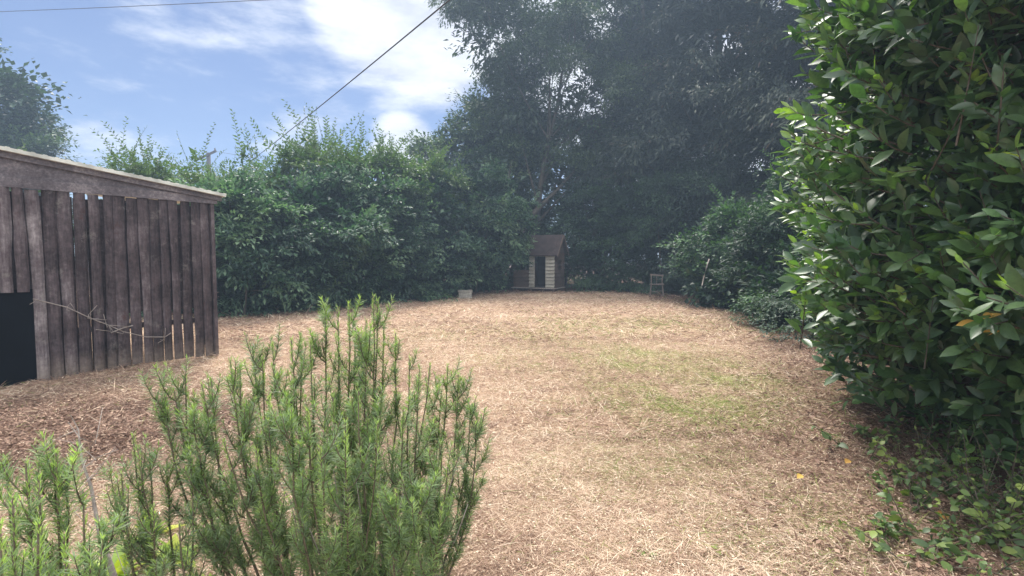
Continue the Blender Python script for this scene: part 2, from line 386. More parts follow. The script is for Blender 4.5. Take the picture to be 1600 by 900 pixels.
i, j = np.meshgrid(np.arange(nx-1), np.arange(ny-1), indexing='ij')
q = np.stack([i*ny+j, (i+1)*ny+j, (i+1)*ny+j+1, i*ny+j+1], -1)
mb.add(np.stack([X, Y, Z], -1), q)
gro = mb.build('lawn_ground', M['ground'], smooth=True); tag(gro, kind='structure')
ms, lt = masks(X, Y)
for nme, arr in (('moss', ms), ('litter', lt)):
    a = gro.data.attributes.new(nme, 'FLOAT', 'POINT'); a.data.foreach_set('value', arr.astype(np.float32).ravel())

# ------------------------------------------------------------------ straw and litter (nobody could count it)
def scatter(n, ylo, yhi, seed, pw=1.0):
    r = rs(seed); y = ylo + (yhi-ylo)*r.rand(n)**pw
    x = (r.rand(n)*2-1)*(y*1.06+0.5)
    keep = (x < right_edge(y)+0.5)
    return x[keep], y[keep], r
mb = MB()
PROF3 = [(0, .8), (.5, 1), (1, .3)]
for (n, ylo, yhi, L, W, sd) in ((270000, 1.2, 4.2, .050, .0019, 1), (200000, 4.0, 9.0, .075, .0042, 2), (170000, 8.8, 22.5, .12, .0095, 3)):
    x, y, r = scatter(n, ylo, yhi, sd, 1.0)
    k = len(x)
    ms, lt = masks(x, y)
    a = r.rand(k)*6.28 + 0.0; tilt = np.abs(r.randn(k))*0.28
    d = np.stack([np.cos(a)*np.cos(tilt), np.sin(a)*np.cos(tilt), np.sin(tilt)], 1)
    tn = 0.35 + 0.20*r.randn(k) + 0.22*n2d(x, y, 2.2, 21) + 0.2*n2d(x, y, 14, 22)
    tn = np.clip(tn, 0.02, 0.73)
    dk = r.rand(k) < np.clip(lt*0.88 + .38*np.clip(n2d(x, y, 9, 23)+n2d(x, y, 3, 24)-.25, 0, 1), 0, .93); tn[dk] = np.abs(r.randn(dk.sum()))*0.16
    gn = r.rand(k) < (ms*0.5+0.02+.12*np.clip(n2d(x, y, 1.4, 25)+n2d(x, y, 7, 26)+.15, 0, 1)*np.clip((x+.5)/2, 0, 1)); tn[gn] = 0.80+0.2*r.rand(gn.sum())
    z = gh(x, y) + 0.012 + 0.014*r.rand(k)
    Lk = L*np.exp(0.45*r.randn(k)); up = np.array([[0, 0, 1.]]) + 0.6*r.randn(k, 3)
    p = np.stack([x, y, z], 1) - d*Lk[:, None]/2*np.array([[1, 1, 0]])
    if L < .07: leaf_strips(mb, p, d, norm(up), Lk, W*(0.6+0.9*r.rand(k)), tn, PROF3, bend=0.35*r.rand(k)+0.05, fold=0.1)
    else: leaf_quads(mb, p, d, norm(up), Lk, W*(0.6+0.9*r.rand(k)), tn)
    # crumbs of dead leaf
    kk = k//7; s = r.choice(k, kk, replace=False)
    leaf_quads(mb, np.stack([x[s]+.02*r.randn(kk), y[s]+.02*r.randn(kk), z[s]+.006], 1), norm(r.randn(kk, 3)*[1, 1, .25]), norm(r.randn(kk, 3)*.35+[0, 0, 1]),
               L*.35*np.exp(.3*r.randn(kk)), L*.16, np.where(r.rand(kk) < .6, .22+.2*r.rand(kk), .5+.22*r.rand(kk)))
o = mb.build('cut_grass', M['straw']); tag(o, 'dry straw coloured cut grass and thatch over the whole lawn', 'grass', kind='stuff')

mb = MB()
for (n, ylo, yhi, L, W, sd, dens) in ((5200, 1.6, 6.5, .12, .0035, 31, 1), (5000, 6, 21, .11, .007, 32, 1)):
    x, y, r = scatter(n*6, ylo, yhi, sd)
    ms, lt = masks(x, y)
    edge = np.exp(-((x-right_edge(y)-.1)/.35)**2)
    keep = r.rand(len(x)) < np.clip(ms*.25 + edge*.25, 0, .8)
    x, y = x[keep], y[keep]; k = len(x)
    a = r.rand(k)*6.28; tilt = .5+.8*r.rand(k)
    d = np.stack([np.cos(a)*np.cos(tilt), np.sin(a)*np.cos(tilt), np.sin(tilt)], 1)
    leaf_strips(mb, np.stack([x, y, gh(x, y)], 1), d, norm(np.array([[0, 0, 1.]])+.3*r.randn(k, 3)), L*(.4+r.rand(k)), W, .78+.2*r.rand(k), PROF3, bend=.5)
o = mb.build('green_grass', M['straw']); tag(o, 'short green grass blades coming back through the thatch by the lawn edge', 'grass', kind='stuff')
# brown leaf litter and twigs along right edge and front left
mb = MB()
r = rs(41)
k = 5200; y = 1.8+8*r.rand(k)**1.3; x = right_edge(y) - .25 + .45*r.randn(k)
k2 = 7500; gx, gy = G(110, 690); x = np.r_[x, gx-.25+1.2*r.randn(k2)*.75]; y = np.r_[y, gy+.5*r.randn(k2)]; k += k2
leaf_quads(mb, np.stack([x, y, gh(x, y)+.02+.02*r.rand(k)], 1), norm(r.randn(k, 3)*[1, 1, .3]), norm(r.randn(k, 3)*.6+[0, 0, 1]), .02+.04*r.rand(k), .012+.014*r.rand(k), np.clip(.10+.13*r.randn(k), 0, .6))
for s in range(260):
    yy = 1.8+8*r.rand()**1.2; xx = right_edge(yy)-.35+.5*r.randn()
    if s > 170: xx, yy = gx+1.3*r.randn(), gy+.6*r.randn()
    a = r.rand()*6.28; L = .08+.22*r.rand(); h = float(gh(xx, yy))+.025
    t = np.linspace(-.5, .5, 4)[:, None]*L
    pts = np.array([[xx, yy, h]]) + t*[math.cos(a), math.sin(a), .1*r.randn()] + .008*r.randn(4, 3)
    tube(mb, pts, .0025+.003*r.rand(), 4, .05+.15*r.rand())
o = mb.build('leaf_litter', M['straw']); tag(o, 'brown leaf litter and twigs along the foot of the shrubs', 'litter', kind='stuff')

# ------------------------------------------------------------------ foliage generator
def lobes_points(r, lobes, n, shell=0.28, under=0.35):
    lob = np.array(lobes, float); vol = lob[:, 3]*lob[:, 4]+lob[:, 4]*lob[:, 5]+lob[:, 3]*lob[:, 5]
    out_p, out_d = [], []; have = 0
    while have < n:
        m = n*2; k = r.choice(len(lob), m, p=vol/vol.sum())
        u = randn_unit(r, m); rr = 1 - shell*r.rand(m)**1.6
        bump = 1 + .10*np.sin(u[:, 0]*5+k)*np.sin(u[:, 1]*6+2*k)+.08*np.sin(u[:, 2]*8+k*1.7)
        p = lob[k, :3] + u*lob[k, 3:6]*(rr*bump)[:, None]
        dn = norm(u/lob[k, 3:6])
        ok = p[:, 2] > 0.05
        # reject deep inside other lobes
        for q_ in lob:
            s = (((p-q_[:3])/q_[3:6])**2).sum(1); ok &= s > (1-shell*1.5)**2
        ok &= (dn[:, 2] > -0.75) | (r.rand(m) < under)
        out_p.append(p[ok]); out_d.append(dn[ok]); have += ok.sum()
    return np.concatenate(out_p)[:n], np.concatenate(out_d)[:n]
def sprays(mb, r, cp, cd, nl, rad, L, W, flat=0.22, droop=0.25, tint=(0.45, 0.2), asp=1.0, leafdroop=0.2, bright=None):
    "flattened sprays of leaves around clump centres cp heading cd"
    n = len(cp)
    d = norm(cd + 0.45*r.randn(n, 3) + np.array([[0, 0, -droop+.25]]))
    side = norm(np.cross(d, np.array([[0, 0, 1.]])+.25*r.randn(n, 3))); up = np.cross(side, d)
    sz = rad*np.exp(.35*r.randn(n))
    ct = tint[0] + tint[1]*r.randn(n)
    k = np.repeat(np.arange(n), nl); m = len(k)
    a = r.rand(m)**.7; th = (r.rand(m)*2-1)*1.15
    fx = a*np.cos(th); fy = a*np.sin(th)*.8/asp
    off = d[k]*(fx*sz[k])[:, None]*asp + side[k]*(fy*sz[k])[:, None] + up[k]*(flat*r.randn(m)*sz[k]*.5 - droop*fx**2*sz[k]*.8)[:, None]
    p = cp[k] + off
    ld = norm(d[k]*np.cos(th)[:, None] + side[k]*np.sin(th)[:, None]*1.2 + .45*r.randn(m, 3) + np.array([[0, 0, -leafdroop]]))
    ln = norm(up[k]*.6 + np.array([[0, -.12, .75]]) + .33*r.randn(m, 3))
    t = np.clip(ct[k] + .16*r.randn(m) + .12*a, 0, 1)
    leaf_quads(mb, p, ld, ln, L*np.exp(.25*r.randn(m)), W*np.exp(.2*r.randn(m)), t)
def whips(mbl, mbs, r, starts, dirs, length, L, W, tint=.7, nl=24, rad=.006):
    for s, d in zip(starts, dirs):
        l = length*(.6+.8*r.rand()); t = np.linspace(0, 1, 6)[:, None]
        bend = r.randn(3)*.12; bend[2] = -.15*abs(r.randn())
        pts = s + d*l*t + bend*l*t*t
        tube(mbs, pts, np.linspace(rad, rad*.3, 6), 4, .5)
        tt = np.linspace(.12, 1, nl); c = s + d*l*tt[:, None] + bend*l*(tt**2)[:, None]
        sd = norm(np.cross(d, r.randn(3)))
        sg = np.where(np.arange(nl) % 2, 1, -1)[:, None]
        ld = norm(d*.7 + sg*sd + .25*r.randn(nl, 3))
        leaf_quads(mbl, c, ld, norm(np.cross(ld, d)+.4*r.randn(nl, 3)+[0, 0, .4]), 1.25*L*(.7+.5*r.rand(nl))*(1.15-.5*tt), W*(.8+.4*r.rand(nl))*(1.15-.5*tt), np.clip(tint+.1*r.randn(nl), 0, 1))
def limbs(mb, r, base, top, r0_, targets, r1=.025, n=8):
    base = np.array(base, float); top = np.array(top, float)
    t = np.linspace(0, 1, 9)[:, None]
    wob = np.cumsum(r.randn(9, 3)*[1, 1, 0]*np.linalg.norm(top-base)*.012, 0); wob[0] = 0
    tr = base+(top-base)*t+wob
    rr = r0_*(1-.8*t[:, 0]); rr[0] *= 1.35
    tube(mb, tr, rr, 10, .5, 3, .05)
    for g in targets:
        h = np.clip((g[2]-base[2])/(top[2]-base[2])*(.35+.35*r.rand()), .08, .92)
        s = np.array([np.interp(h, t[:, 0], tr[:, i]) for i in range(3)])
        k = np.linspace(0, 1, 6)[:, None]
        mid = (s+g)/2 + np.array([0, 0, .12*np.linalg.norm(g-s)]) + r.randn(3)*.1*np.linalg.norm(g-s)
        pts = (1-k)**2*s + 2*k*(1-k)*mid + k*k*g
        ra = r0_*(1-.8*h)*.45
        tube(mb, pts, np.linspace(max(ra, r1*1.3), r1*.5, 6), 6, .5)

def plant(name, label, cat, lobes, n, nl, rad, L, W, mat, seed, group=None, trunk=None, tr=.12, droop=.25, flat=.13, tint=(.42, .2),
          inner=0.35, asp=1.0, whip=0, whiplen=.8, top=None, shell=.28, nb=24, stems=0, leafdroop=.2, bark='bark', under=.35, bough=26, bsz=.72):
    r = rs(seed); lob = np.array(lobes, float)
    cx, cy = (lob[:, 0].mean(), lob[:, 1].mean()) if trunk is None else trunk
    root = empty(name, (cx, cy, float(gh(cx, cy))), label, cat, group)
    mbl = MB(); mbs = MB()
    if bough:
        B = max(10, n//bough); bp, bd = lobes_points(r, lob, B, shell*.6, under)
        bs = bsz*np.exp(.3*r.randn(B)); k = r.choice(B, n, p=bs/bs.sum())
        out = norm(bd*[1, 1, .15]+1e-3); sd_ = norm(np.cross(out, [0, 0, 1.]))
        f = r.rand(n)
        cp = bp[k] + out[k]*(bs[k]*(1.2*f-.55))[:, None] + sd_[k]*(bs[k]*.75*(1-.5*f)*r.randn(n))[:, None]*.7 + np.array([[0, 0, 1.]])*(bs[k]*(.16*r.randn(n)-.30*f*f))[:, None]
        cp[:, 2] = np.maximum(cp[:, 2], .08); cd = norm(bd[k]*[1, 1, .4]+.15*r.randn(n, 3)); btint = (.16*r.randn(B))[k]
    else:
        cp, cd = lobes_points(r, lob, n, shell, under); btint = 0
    sprays(mbl, r, cp, cd, nl, rad, L, W, flat, droop, (tint[0]+btint, tint[1]*.7), asp, leafdroop)
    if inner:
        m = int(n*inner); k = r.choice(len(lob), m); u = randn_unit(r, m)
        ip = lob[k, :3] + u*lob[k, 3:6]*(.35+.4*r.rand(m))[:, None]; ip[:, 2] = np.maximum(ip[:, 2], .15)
        sprays(mbl, r, ip, u, max(6, nl//2), rad*1.3, L*1.8, W*2.4, .4, .2, (tint[0]-.45, .05))  # inner sprays coloured darker, imitating the shade deep in the crown
    t_ = lob[np.argmax(lob[:, 2]+lob[:, 5])]
    tp = (t_[0], t_[1], t_[2]+t_[5]*.55) if top is None else top
    tg = cp[r.choice(n, min(nb, n), replace=False)]
    limbs(mbs, r, (cx, cy, -.05), tp, tr, tg)
    for s in range(stems):
        g = cp[r.randint(n)]; b0 = np.array([g[0]*.6+cx*.4+.3*r.randn(), g[1]*.6+cy*.4+.2*r.randn(), -.03])
        k = np.linspace(0, 1, 6)[:, None]; mid = (b0+g)/2+np.array([0, 0, .3])
        tube(mbs, (1-k)**2*b0+2*k*(1-k)*mid+k*k*g, np.linspace(.03, .008, 6), 5, .5)
    if whip:
        hi = np.argsort(-(cp[:, 2]+.6*r.rand(n)))[:int(n*.3)]; s = r.choice(hi, whip)
        whips(mbl, mbs, r, cp[s], norm(cd[s]*[.8, .8, .5]+[0, 0, .8]+.35*r.randn(whip, 3)), whiplen, L*1.15, W*1.1)
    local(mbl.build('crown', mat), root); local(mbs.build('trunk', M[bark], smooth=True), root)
    return root

# ------------------------------------------------------------------ hedge on the left
HG = 'overgrown shrubs of the left boundary hedge'
def H(u, v, Y): return P(u, v, Y)
plant('hornbeam_shrub', 'dark hedge shrub beside the right corner of the wooden shed', 'shrub',
      [(-8.0, 13.9, 1.0, 1.6, 1.3, 1.5), (-7.2, 13.6, 1.9, 1.5, 1.2, 1.2)], 1240, 34, .34, .125, .062, M['hedge'], 101, HG, tr=.07, whip=22, stems=8)
plant('hornbeam_shrub', 'dark hedge shrub behind the front tips of the tall rosemary', 'shrub',
      [(-6.2, 15.2, 1.3, 1.5, 1.3, 1.6), (-5.7, 15.1, 2.4, 1.5, 1.3, 1.2)], 1472, 34, .34, .125, .062, M['hedge'], 102, HG, tr=.08, whip=14, whiplen=.6, stems=8)
plant('hornbeam_shrub', 'dark hedge shrub between the rosemary tips and the pale stone block', 'shrub',
      [(-4.8, 17.0, 1.3, 1.6, 1.3, 1.7), (-4.6, 16.9, 2.7, 1.5, 1.3, 1.4)], 1472, 34, .34, .125, .062, M['hedge'], 103, HG, tr=.08, whip=14, whiplen=.6, stems=8)
plant('hornbeam_shrub', 'hedge shrub with layered drooping sprays behind the pale stone block', 'shrub',
      [(-3.2, 18.9, 1.3, 1.7, 1.3, 1.7), (-3.1, 18.8, 2.8, 1.6, 1.3, 1.3), (-3.3, 19.2, 3.6, 1.3, 1.2, .9)], 1472, 34, .34, .125, .062, M['hedge'], 104, HG, tr=.08, whip=45, whiplen=.8, stems=8)
plant('hornbeam_shrub', 'hedge shrub at the left of the little playhouse with sprays hanging over dark shade', 'shrub',
      [(-1.45, 20.9, 2.6, 1.6, 1.3, 1.6), (-1.5, 21.0, 3.6, 1.5, 1.3, 1.2), (-1.7, 21.3, 1.1, 1.2, .8, 1.1)], 1317, 34, .34, .125, .062, M['hedge'], 105, HG, tr=.08, whip=20, stems=6, droop=.45)
plant('plum_shrub', 'light green sprawling shrub rising above the shed roof in front of the utility pole', 'shrub',
      [(-11.2, 15.5, 2.6, 1.7, 1.3, 1.6), (-9.4, 15.6, 2.4, 1.5, 1.2, 1.6), (-9.9, 15.8, 3.6, .9, .9, .7), (-8.5, 15.8, 3.4, .9, .8, .7)], 750, 24, .42, .095, .05, M['hedge_light'], 106, None, tr=.07, whip=70, whiplen=1.25, stems=8, tint=(.6, .15), inner=.12)
plant('plum_shrub', 'low light green shrub behind the shed roof under the big grey green tree', 'shrub',
      [(-15.0, 14.5, 2.3, 2.0, 1.3, 1.7), (-17.3, 14.5, 2.5, 1.9, 1.3, 1.7)], 420, 24, .5, .10, .055, M['hedge_light'], 107, None, tr=.07, whip=16, whiplen=.9, stems=4, tint=(.6, .15), inner=.2)

LG = 'airy light green shrubs rising behind the hedge'
plant('plum_shrub', 'airy light green shrub where the overhead cable crosses its arching shoots', 'shrub',
      [(-7.7, 16.4, 3.1, 1.4, 1.0, 1.1), (-6.6, 16.8, 3.8, 1.3, 1.0, 1.0), (-5.9, 17.2, 4.0, 1.0, .9, .75), (-8.8, 15.8, 2.4, 1.2, 1, 1)], 900, 26, .34, .115, .06, M['hedge_light'], 108, LG, tr=.07, whip=95, whiplen=1.5, stems=8, tint=(.55, .2), inner=.15, bough=14, bsz=.6)
plant('plum_shrub', 'airy light green shrub rising below the small white cloud', 'shrub',
      [(-4.8, 18.2, 3.7, 1.4, 1.0, 1.1), (-4.9, 18.4, 4.2, 1.1, .9, .7), (-3.3, 19.6, 4.0, 1.3, 1.0, .8)], 850, 26, .36, .12, .06, M['hedge_light'], 109, LG, tr=.07, whip=70, whiplen=1.2, stems=8, tint=(.5, .2), inner=.15, bough=14, bsz=.6)
# ------------------------------------------------------------------ trees
plant('broadleaf_tree', 'big hazy grey green tree behind the shed at the left edge', 'tree',
      [(-30.0, 26.5, 7.9, 5.0, 4.5, 5.0), (-26.0, 26, 5.8, 3.3, 3.2, 3.3), (-25.4, 26, 9.0, 2.0, 2.2, 1.8), (-33, 28, 6, 5, 4, 5), (-24.8, 25.4, 4.6, 2.2, 2.4, 2.6)], 1700, 62, .8, .14, .095, M['oak'], 201, None, tr=.35, nb=30, tint=(.55, .16), inner=.3, droop=.1, bsz=1.1)
plant('oak_tree', 'rounded grey green tree between the hedge and the tall dark trees', 'tree',
      [(-1.0, 28.5, 6.0, 3.6, 3.0, 3.6), (-2.6, 27.8, 4.9, 2.7, 2.4, 2.9), (1.2, 28, 5.5, 3.4, 2.6, 3.4), (-.6, 28.5, 8.0, 2.3, 2.2, 1.6)], 1700, 42, .65, .15, .10, M['oak'], 202, None, tr=.3, nb=26, tint=(.5, .16), inner=.4, droop=.1, bsz=.9)
plant('ash_tree', 'tall airy broadleaf tree with open fine leaved branches against the bright cloud', 'tree',
      [(2.6, 26.5, 11.2, 3.6, 3.0, 3.4), (-.6, 26.0, 12.3, 2.2, 2.2, 2.2), (.3, 26.0, 9.5, 2.2, 2.0, 1.8), (1.6, 27, 14.6, 3.4, 2.4, 2.2), (5.2, 27.6, 13.0, 3.0, 2.4, 3.4), (4.5, 27, 8.5, 3, 2.6, 2.6), (-1.4, 26.2, 14.6, 1.7, 1.7, 1.4), (2.5, 27, 6.8, 2.6, 2, 1.9)],
      2100, 46, .72, .17, .06, M['ash'], 203, None, trunk=(1.0, 24.9), tr=.20, nb=18, tint=(.45, .2), inner=.2, droop=.35, shell=.7, flat=.35, leafdroop=.5, top=(3.0, 26.5, 12), bsz=.9)
CG = 'tall dark conifers at the back right of the lawn'
def conifer(label, x, y, rx, h, z0, seed, n=1300, lean=0, tr_=.28):
    k = 6; lob = []
    for i_ in range(k):
        f = i_/(k-1); zz = z0+(h-z0)*f
        wd = rx*(1-.72*f**1.5)*(1.0 if i_ else .85)
        lob.append((x+lean*f, y, zz, wd, wd*.85, (h-z0)/k*1.15))
    return plant('cypress_tree', label, 'tree', lob, n, 64, .70, .22, .06, M['cypress'], seed, CG, trunk=(x, y), tr=tr_, nb=26, tint=(.42, .2),
                 droop=.55, shell=.6, inner=.28, asp=1.4, flat=.2, leafdroop=.6, top=(x+lean, y, h), bsz=1.0)
conifer('dark conifer left of the others and nearest the airy broadleaf tree', 7.3, 27.0, 3.6, 15.5, 3.6, 301, 1500)
conifer('broad dark conifer above the old wooden chair', 8.8, 22.6, 3.5, 15.5, 3.3, 302, 1500)
conifer('dark conifer with brown dead sprays behind the laurel', 11.3, 18.6, 3.3, 14.5, 3.4, 303, 1500)
conifer('dark conifer tucked behind the laurel at the right edge', 14.3, 14.2, 3.3, 13.0, 2.6, 304, 1100)

DG = 'dark shrubs under the conifers'
plant('holly_shrub', 'dark glossy shrub crowding the right side of the playhouse', 'shrub',
      [(4.3, 22.9, 1.2, 1.4, 1.2, 1.5), (4.2, 23.4, 2.8, 1.6, 1.3, 1.6), (5.2, 23.2, 3.6, 1.6, 1.3, 1.5), (3.4, 24.6, 3.9, 1.3, 1.2, 1.3)], 1250, 34, .42, .10, .055, M['dark'], 401, DG, tr=.07, stems=6, droop=.3)
plant('yew_shrub', 'dark layered shrub behind the old wooden chair', 'shrub',
      [(6.6, 21.9, 1.4, 1.7, 1.3, 1.5), (6.7, 21.6, 3.1, 1.7, 1.3, 1.5), (7.8, 20.7, 4.3, 1.7, 1.4, 1.3), (7.8, 20.8, 2.2, 1.5, 1.2, 1.9)], 1350, 36, .46, .12, .035, M['dark'], 402, DG, tr=.08, stems=5, droop=.4, tint=(.35, .18))
plant('elder_shrub', 'green leafy shrub with a bare pale stem at the right edge of the lawn', 'shrub',
      [(7.6, 17.0, .9, 1.4, 1.3, 1.0), (6.9, 15.9, 1.3, 1.1, 1.3, 1.2), (7.3, 15.4, 2.0, .9, 1.0, .8), (6.3, 14.7, .6, .8, .9, .6), (8.2, 14.6, 1.6, 1.0, 1.0, 1.4)], 750, 46, .5, .12, .07, M['green'], 403, 'green shrubs along the right edge', tr=.06, whip=26, whiplen=.8, stems=6, tint=(.42, .26), inner=.5, bough=30)
plant('elder_shrub', 'tall feathery grey green shrub nearest behind the laurel', 'shrub',
      [(7.1, 12.3, 1.1, 1.3, 1.3, 1.2), (7.2, 12.0, 2.6, 1.0, 1.1, 1.1), (8.1, 12.6, 3.4, 1.2, 1.2, 1.3), (6.2, 11.2, .6, .8, .9, .6), (6.5, 12.9, 1.6, .7, .8, .8)], 900, 60, .42, .09, .035, M['green'], 404, 'green shrubs along the right edge', tr=.06, whip=24, whiplen=.8, stems=6, tint=(.32, .24), inner=.5, bough=30)
plant('privet_shrub', 'low dark shrub on the lawn edge in front of the feathery shrub', 'shrub',
      [(6.9, 9.6, .8, 1.3, 1.3, .95), (6.2, 8.3, .6, 1.0, 1.1, .7), (7.4, 8.4, 1.4, 1.3, 1.2, 1.2)], 950, 36, .30, .065, .03, M['dark'], 405, 'green shrubs along the right edge', tr=.05, whip=10, whiplen=.4, stems=4)

# ------------------------------------------------------------------ shed
cx0, cy0 = G(340, 555); lx0, ly0 = G(0, 605)
e = np.array([lx0-cx0, ly0-cy0, 0]); Lw = np.linalg.norm(e); e /= Lw
nrm_ = np.array([-e[1], e[0], 0]); 
if nrm_ @ np.array([-cx0, -cy0, 0]) < 0: nrm_ = -nrm_
Corner = np.array([cx0, cy0, 0]); up_ = np.array([0, 0, 1.])
shed = empty('timber_shed', tuple(Corner), 'weathered brown shed of vertical boards with a low sloping roof at the left', 'shed')
def S(s, z, dpt=0): return Corner + e*s + up_*z + nrm_*dpt      # s along the front from the corner, dpt toward the lawn
ts = np.linspace(0, Lw, 2000); uu = np.array([(S(q, 0)[0]/S(q, 0)[1])*FPX+800 for q in ts]); s_open = ts[np.argmin(abs(uu-48))]
mb = MB(); r = rs(7)
pos = 0.06; bw = Lw/18.5; ends = []; full = Lw*1.75; k = 0
while pos < full:
    wd = bw*(.93+.16*r.rand()); gap = .010*r.rand() if pos < Lw*.48 else bw*.17; wd = wd*.86 if pos >= Lw*.48 else wd
    if abs(pos-bw*7.6) < bw*.5: gap = .013
    if pos+wd < Lw-.26: zb = .0
    else: zb = None
    z1 = 2.262-.035*r.rand()
    nst = 9; t = np.linspace(0, 1, nst)
    zlo = float(gh(*S(pos, 0)[:2])) + (.03 if pos < Lw*.5 else -.02)
    opening = pos+wd*.5 > s_open and pos < Lw+.75
    if opening: zlo = 1.03+.03*r.rand()
    zz = zlo+(z1-zlo)*t
    bul = .030 if pos > Lw*.48 else .010
    off = .012*r.rand() if pos < Lw*.48 else .018+.010*r.rand(); tw = .030 if pos < Lw*.48 else .012*r.randn()
    ja = .005*np.cumsum(r.randn(nst)); jb = .005*np.cumsum(r.randn(nst)); lean = .012*r.randn()
    ring = []
    for i_ in range(nst):
        a0 = pos + ja[i_] + lean*t[i_]; a1 = pos+wd + jb[i_] + lean*t[i_]; m_ = (a0+a1)/2
        ring.append([S(a0, zz[i_], off-.012), S(a0, zz[i_], off+.006), S(a0*.75+a1*.25, zz[i_], off+.008+bul*.8+tw*.25), S(m_, zz[i_], off+.008+bul+tw*.5), S(a0*.25+a1*.75, zz[i_], off+.008+bul*.75+tw*.75), S(a1, zz[i_], off+.004+tw), S(a1, zz[i_], off-.012+tw)])
    v = np.array(ring); c = 7
    i2 = np.arange(nst-1)[:, None]*c; j2 = np.arange(c)[None]; j3 = (j2+1) % c
    q = np.stack([i2+j2, i2+j3, i2+c+j3, i2+c+j2], -1).reshape(-1, 4)
    caps = [[0, 1, 2, 3], [0, 3, 4, 5], [0, 5, 6, 6]]
    q = np.concatenate([q, [[0, 1, 2, 3], [0, 3, 4, 5]], [[(nst-1)*c+b_ for b_ in cc] for cc in caps[:2]]])
    mb.add(v, q, np.clip((.44 if pos > Lw*.48 else .12)+.22*r.randn(), 0, 1))
    pos += wd+gap; k += 1
local(mb.build('boarding', M['shed']), shed)
mb = MB(); rb_ = rs(17)  # added boards behind the gaps, coloured dark to read as shadow
for q in np.arange(Lw*.50, s_open-.02, bw):
    hexa(mb, S(q, 1.10, -.030), e*bw*.47, nrm_*.009, up_*(1.09-.02*rb_.rand()), .1*rb_.rand())
for q in np.arange(.04, Lw*.50, bw):
    hexa(mb, S(q, 1.46, -.030), e*bw*.49, nrm_*.009, up_*(.74-.03*rb_.rand()), .1*rb_.rand())
for q in np.arange(s_open+.05, full, bw):
    hexa(mb, S(q, 1.64, -.030), e*bw*.47, nrm_*.009, up_*.56, .1*rb_.rand())
local(mb.build('gap_shade_board', M['shed']), shed)
# posts and rails behind the boards
mb = MB()
for s in (.03, Lw*.53, Lw+.95, full-.05):
    mb = MB(); hexa(mb, S(s, 1.12, -.078), e*.035, nrm_*.035, up_*1.15, .35)
    local(mb.build('post', M['shed']), shed)
mb = MB()
hexa(mb, S(.02, 1.12, .012), e*.022, nrm_*.03, up_*1.13, .3)
local(mb.build('corner_post', M['shed']), shed)
mb = MB()
for z in (.55, 1.75): hexa(mb, S(full/2, z, -.06), e*full/2, nrm_*.018, up_*.035, .4)
hexa(mb, S(.55*Lw, .46, -.034), e*.12, nrm_*.01, up_*.02, .4)
local(mb.build('cross_rail', M['shed']), shed)
sl = (2.64-2.36)/Lw
sx = norm(e+up_*sl); sn = norm(up_-e*sl)
def roofz(s): return 2.36+sl*s
# lower fascia board (level) and sloping barge boards above it
mb = MB()
hexa(mb, S(full/2-.02, 2.295, .045), e*(full/2+.02), nrm_*.014, up_*.055, .55)
local(mb.build('top_rail', M['fascia']), shed)
mb = MB()
n_ = 12
for i_ in range(n_):    # tapering infill between the level rail and the slope
    s0, s1 = full*i_/n_, full*(i_+1)/n_
    z0_, z1a, z1b = 2.352, roofz(s0)-.03, roofz(s1)-.03
    z1a = max(z1a, z0_+.004); z1b = max(z1b, z0_+.004)
    v = [S(s, z, d_) for s, za in ((s0, z1a), (s1, z1b)) for d_ in (.02, .04) for z in (z0_, za)]
    mb.add(v, BQ, .45)
local(mb.build('infill_board', M['fascia']), shed)
mb = MB()
hexa(mb, S(full/2-.05, roofz(full/2-.05)-.028, .068), sx*(full/2+.06), nrm_*.016, sn*.036, .5)
local(mb.build('barge_board', M['fascia']), shed)
mb = MB()
hexa(mb, S(full/2-.05, roofz(full/2-.05)+.024, -1.1), sx*(full/2+.10), nrm_*1.24, sn*.020, .5)
for i_ in range(40):
    s = -.12 + full*i_/39
    hexa(mb, S(s, roofz(s)+.036, -1.1), sx*.018, nrm_*1.235, sn*.016, .5)
local(mb.build('roof', M['roof']), shed)
# back posts and beam (open back)
mb = MB()
for s in (.05, full/2, full-.05):
    mb = MB(); hexa(mb, S(s, 1.15+sl*s*.5, -2.2), e*.04, nrm_*.04, up_*(1.18+sl*s*.5-.01), .4)
    local(mb.build('back_post', M['shed']), shed)
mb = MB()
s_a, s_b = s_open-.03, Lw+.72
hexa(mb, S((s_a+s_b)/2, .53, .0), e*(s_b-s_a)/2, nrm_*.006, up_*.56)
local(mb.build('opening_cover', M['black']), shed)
# twigs/ivy runner on the boards
mb = MB()
cr = [S(s, z, .075+.01*r.rand()) for s, z in ((Lw-.30, .98), (Lw-.6, .86), (Lw-.8, .72), (Lw-1.0, .60), (Lw-1.15, .5), (Lw-1.4, .40), (Lw-1.62, .37), (Lw-1.7, .42))]
tube(mb, cr, .006, 5)
tube(mb, [S(Lw-1.02, .50, .07), S(Lw-1.15, .55, .09), S(Lw-1.25, .57, .1)], .008, 5)
r_ = rs(77)
for s in range(16):
    k_ = r_.randint(len(cr)-1); a_ = np.array(cr[k_])
    tube(mb, [a_, a_+.05*r_.randn(3)*[.6, .6, 1]+nrm_*.02, a_+e*.09*r_.randn()+up_*.05*r_.randn()+nrm_*.03], .004, 4)
o = mb.build('bramble_stem', M['grey_wood'], smooth=True); tag(o, 'dry bramble stem trailing across the shed boards', 'plant')
mb = MB(); pz = S(Lw*.40, .80, -.18)
hexa(mb, pz, e*.05, nrm_*.03, up_*.03); hexa(mb, pz+up_*-.05, e*.012, nrm_*.012, up_*.03)
hexa(mb, pz+up_*-.44, e*.02, nrm_*.02, up_*.365)
o = mb.build('marker_stake', M['white']); tag(o, 'pale stake top showing through the gap between two shed boards', 'stake')

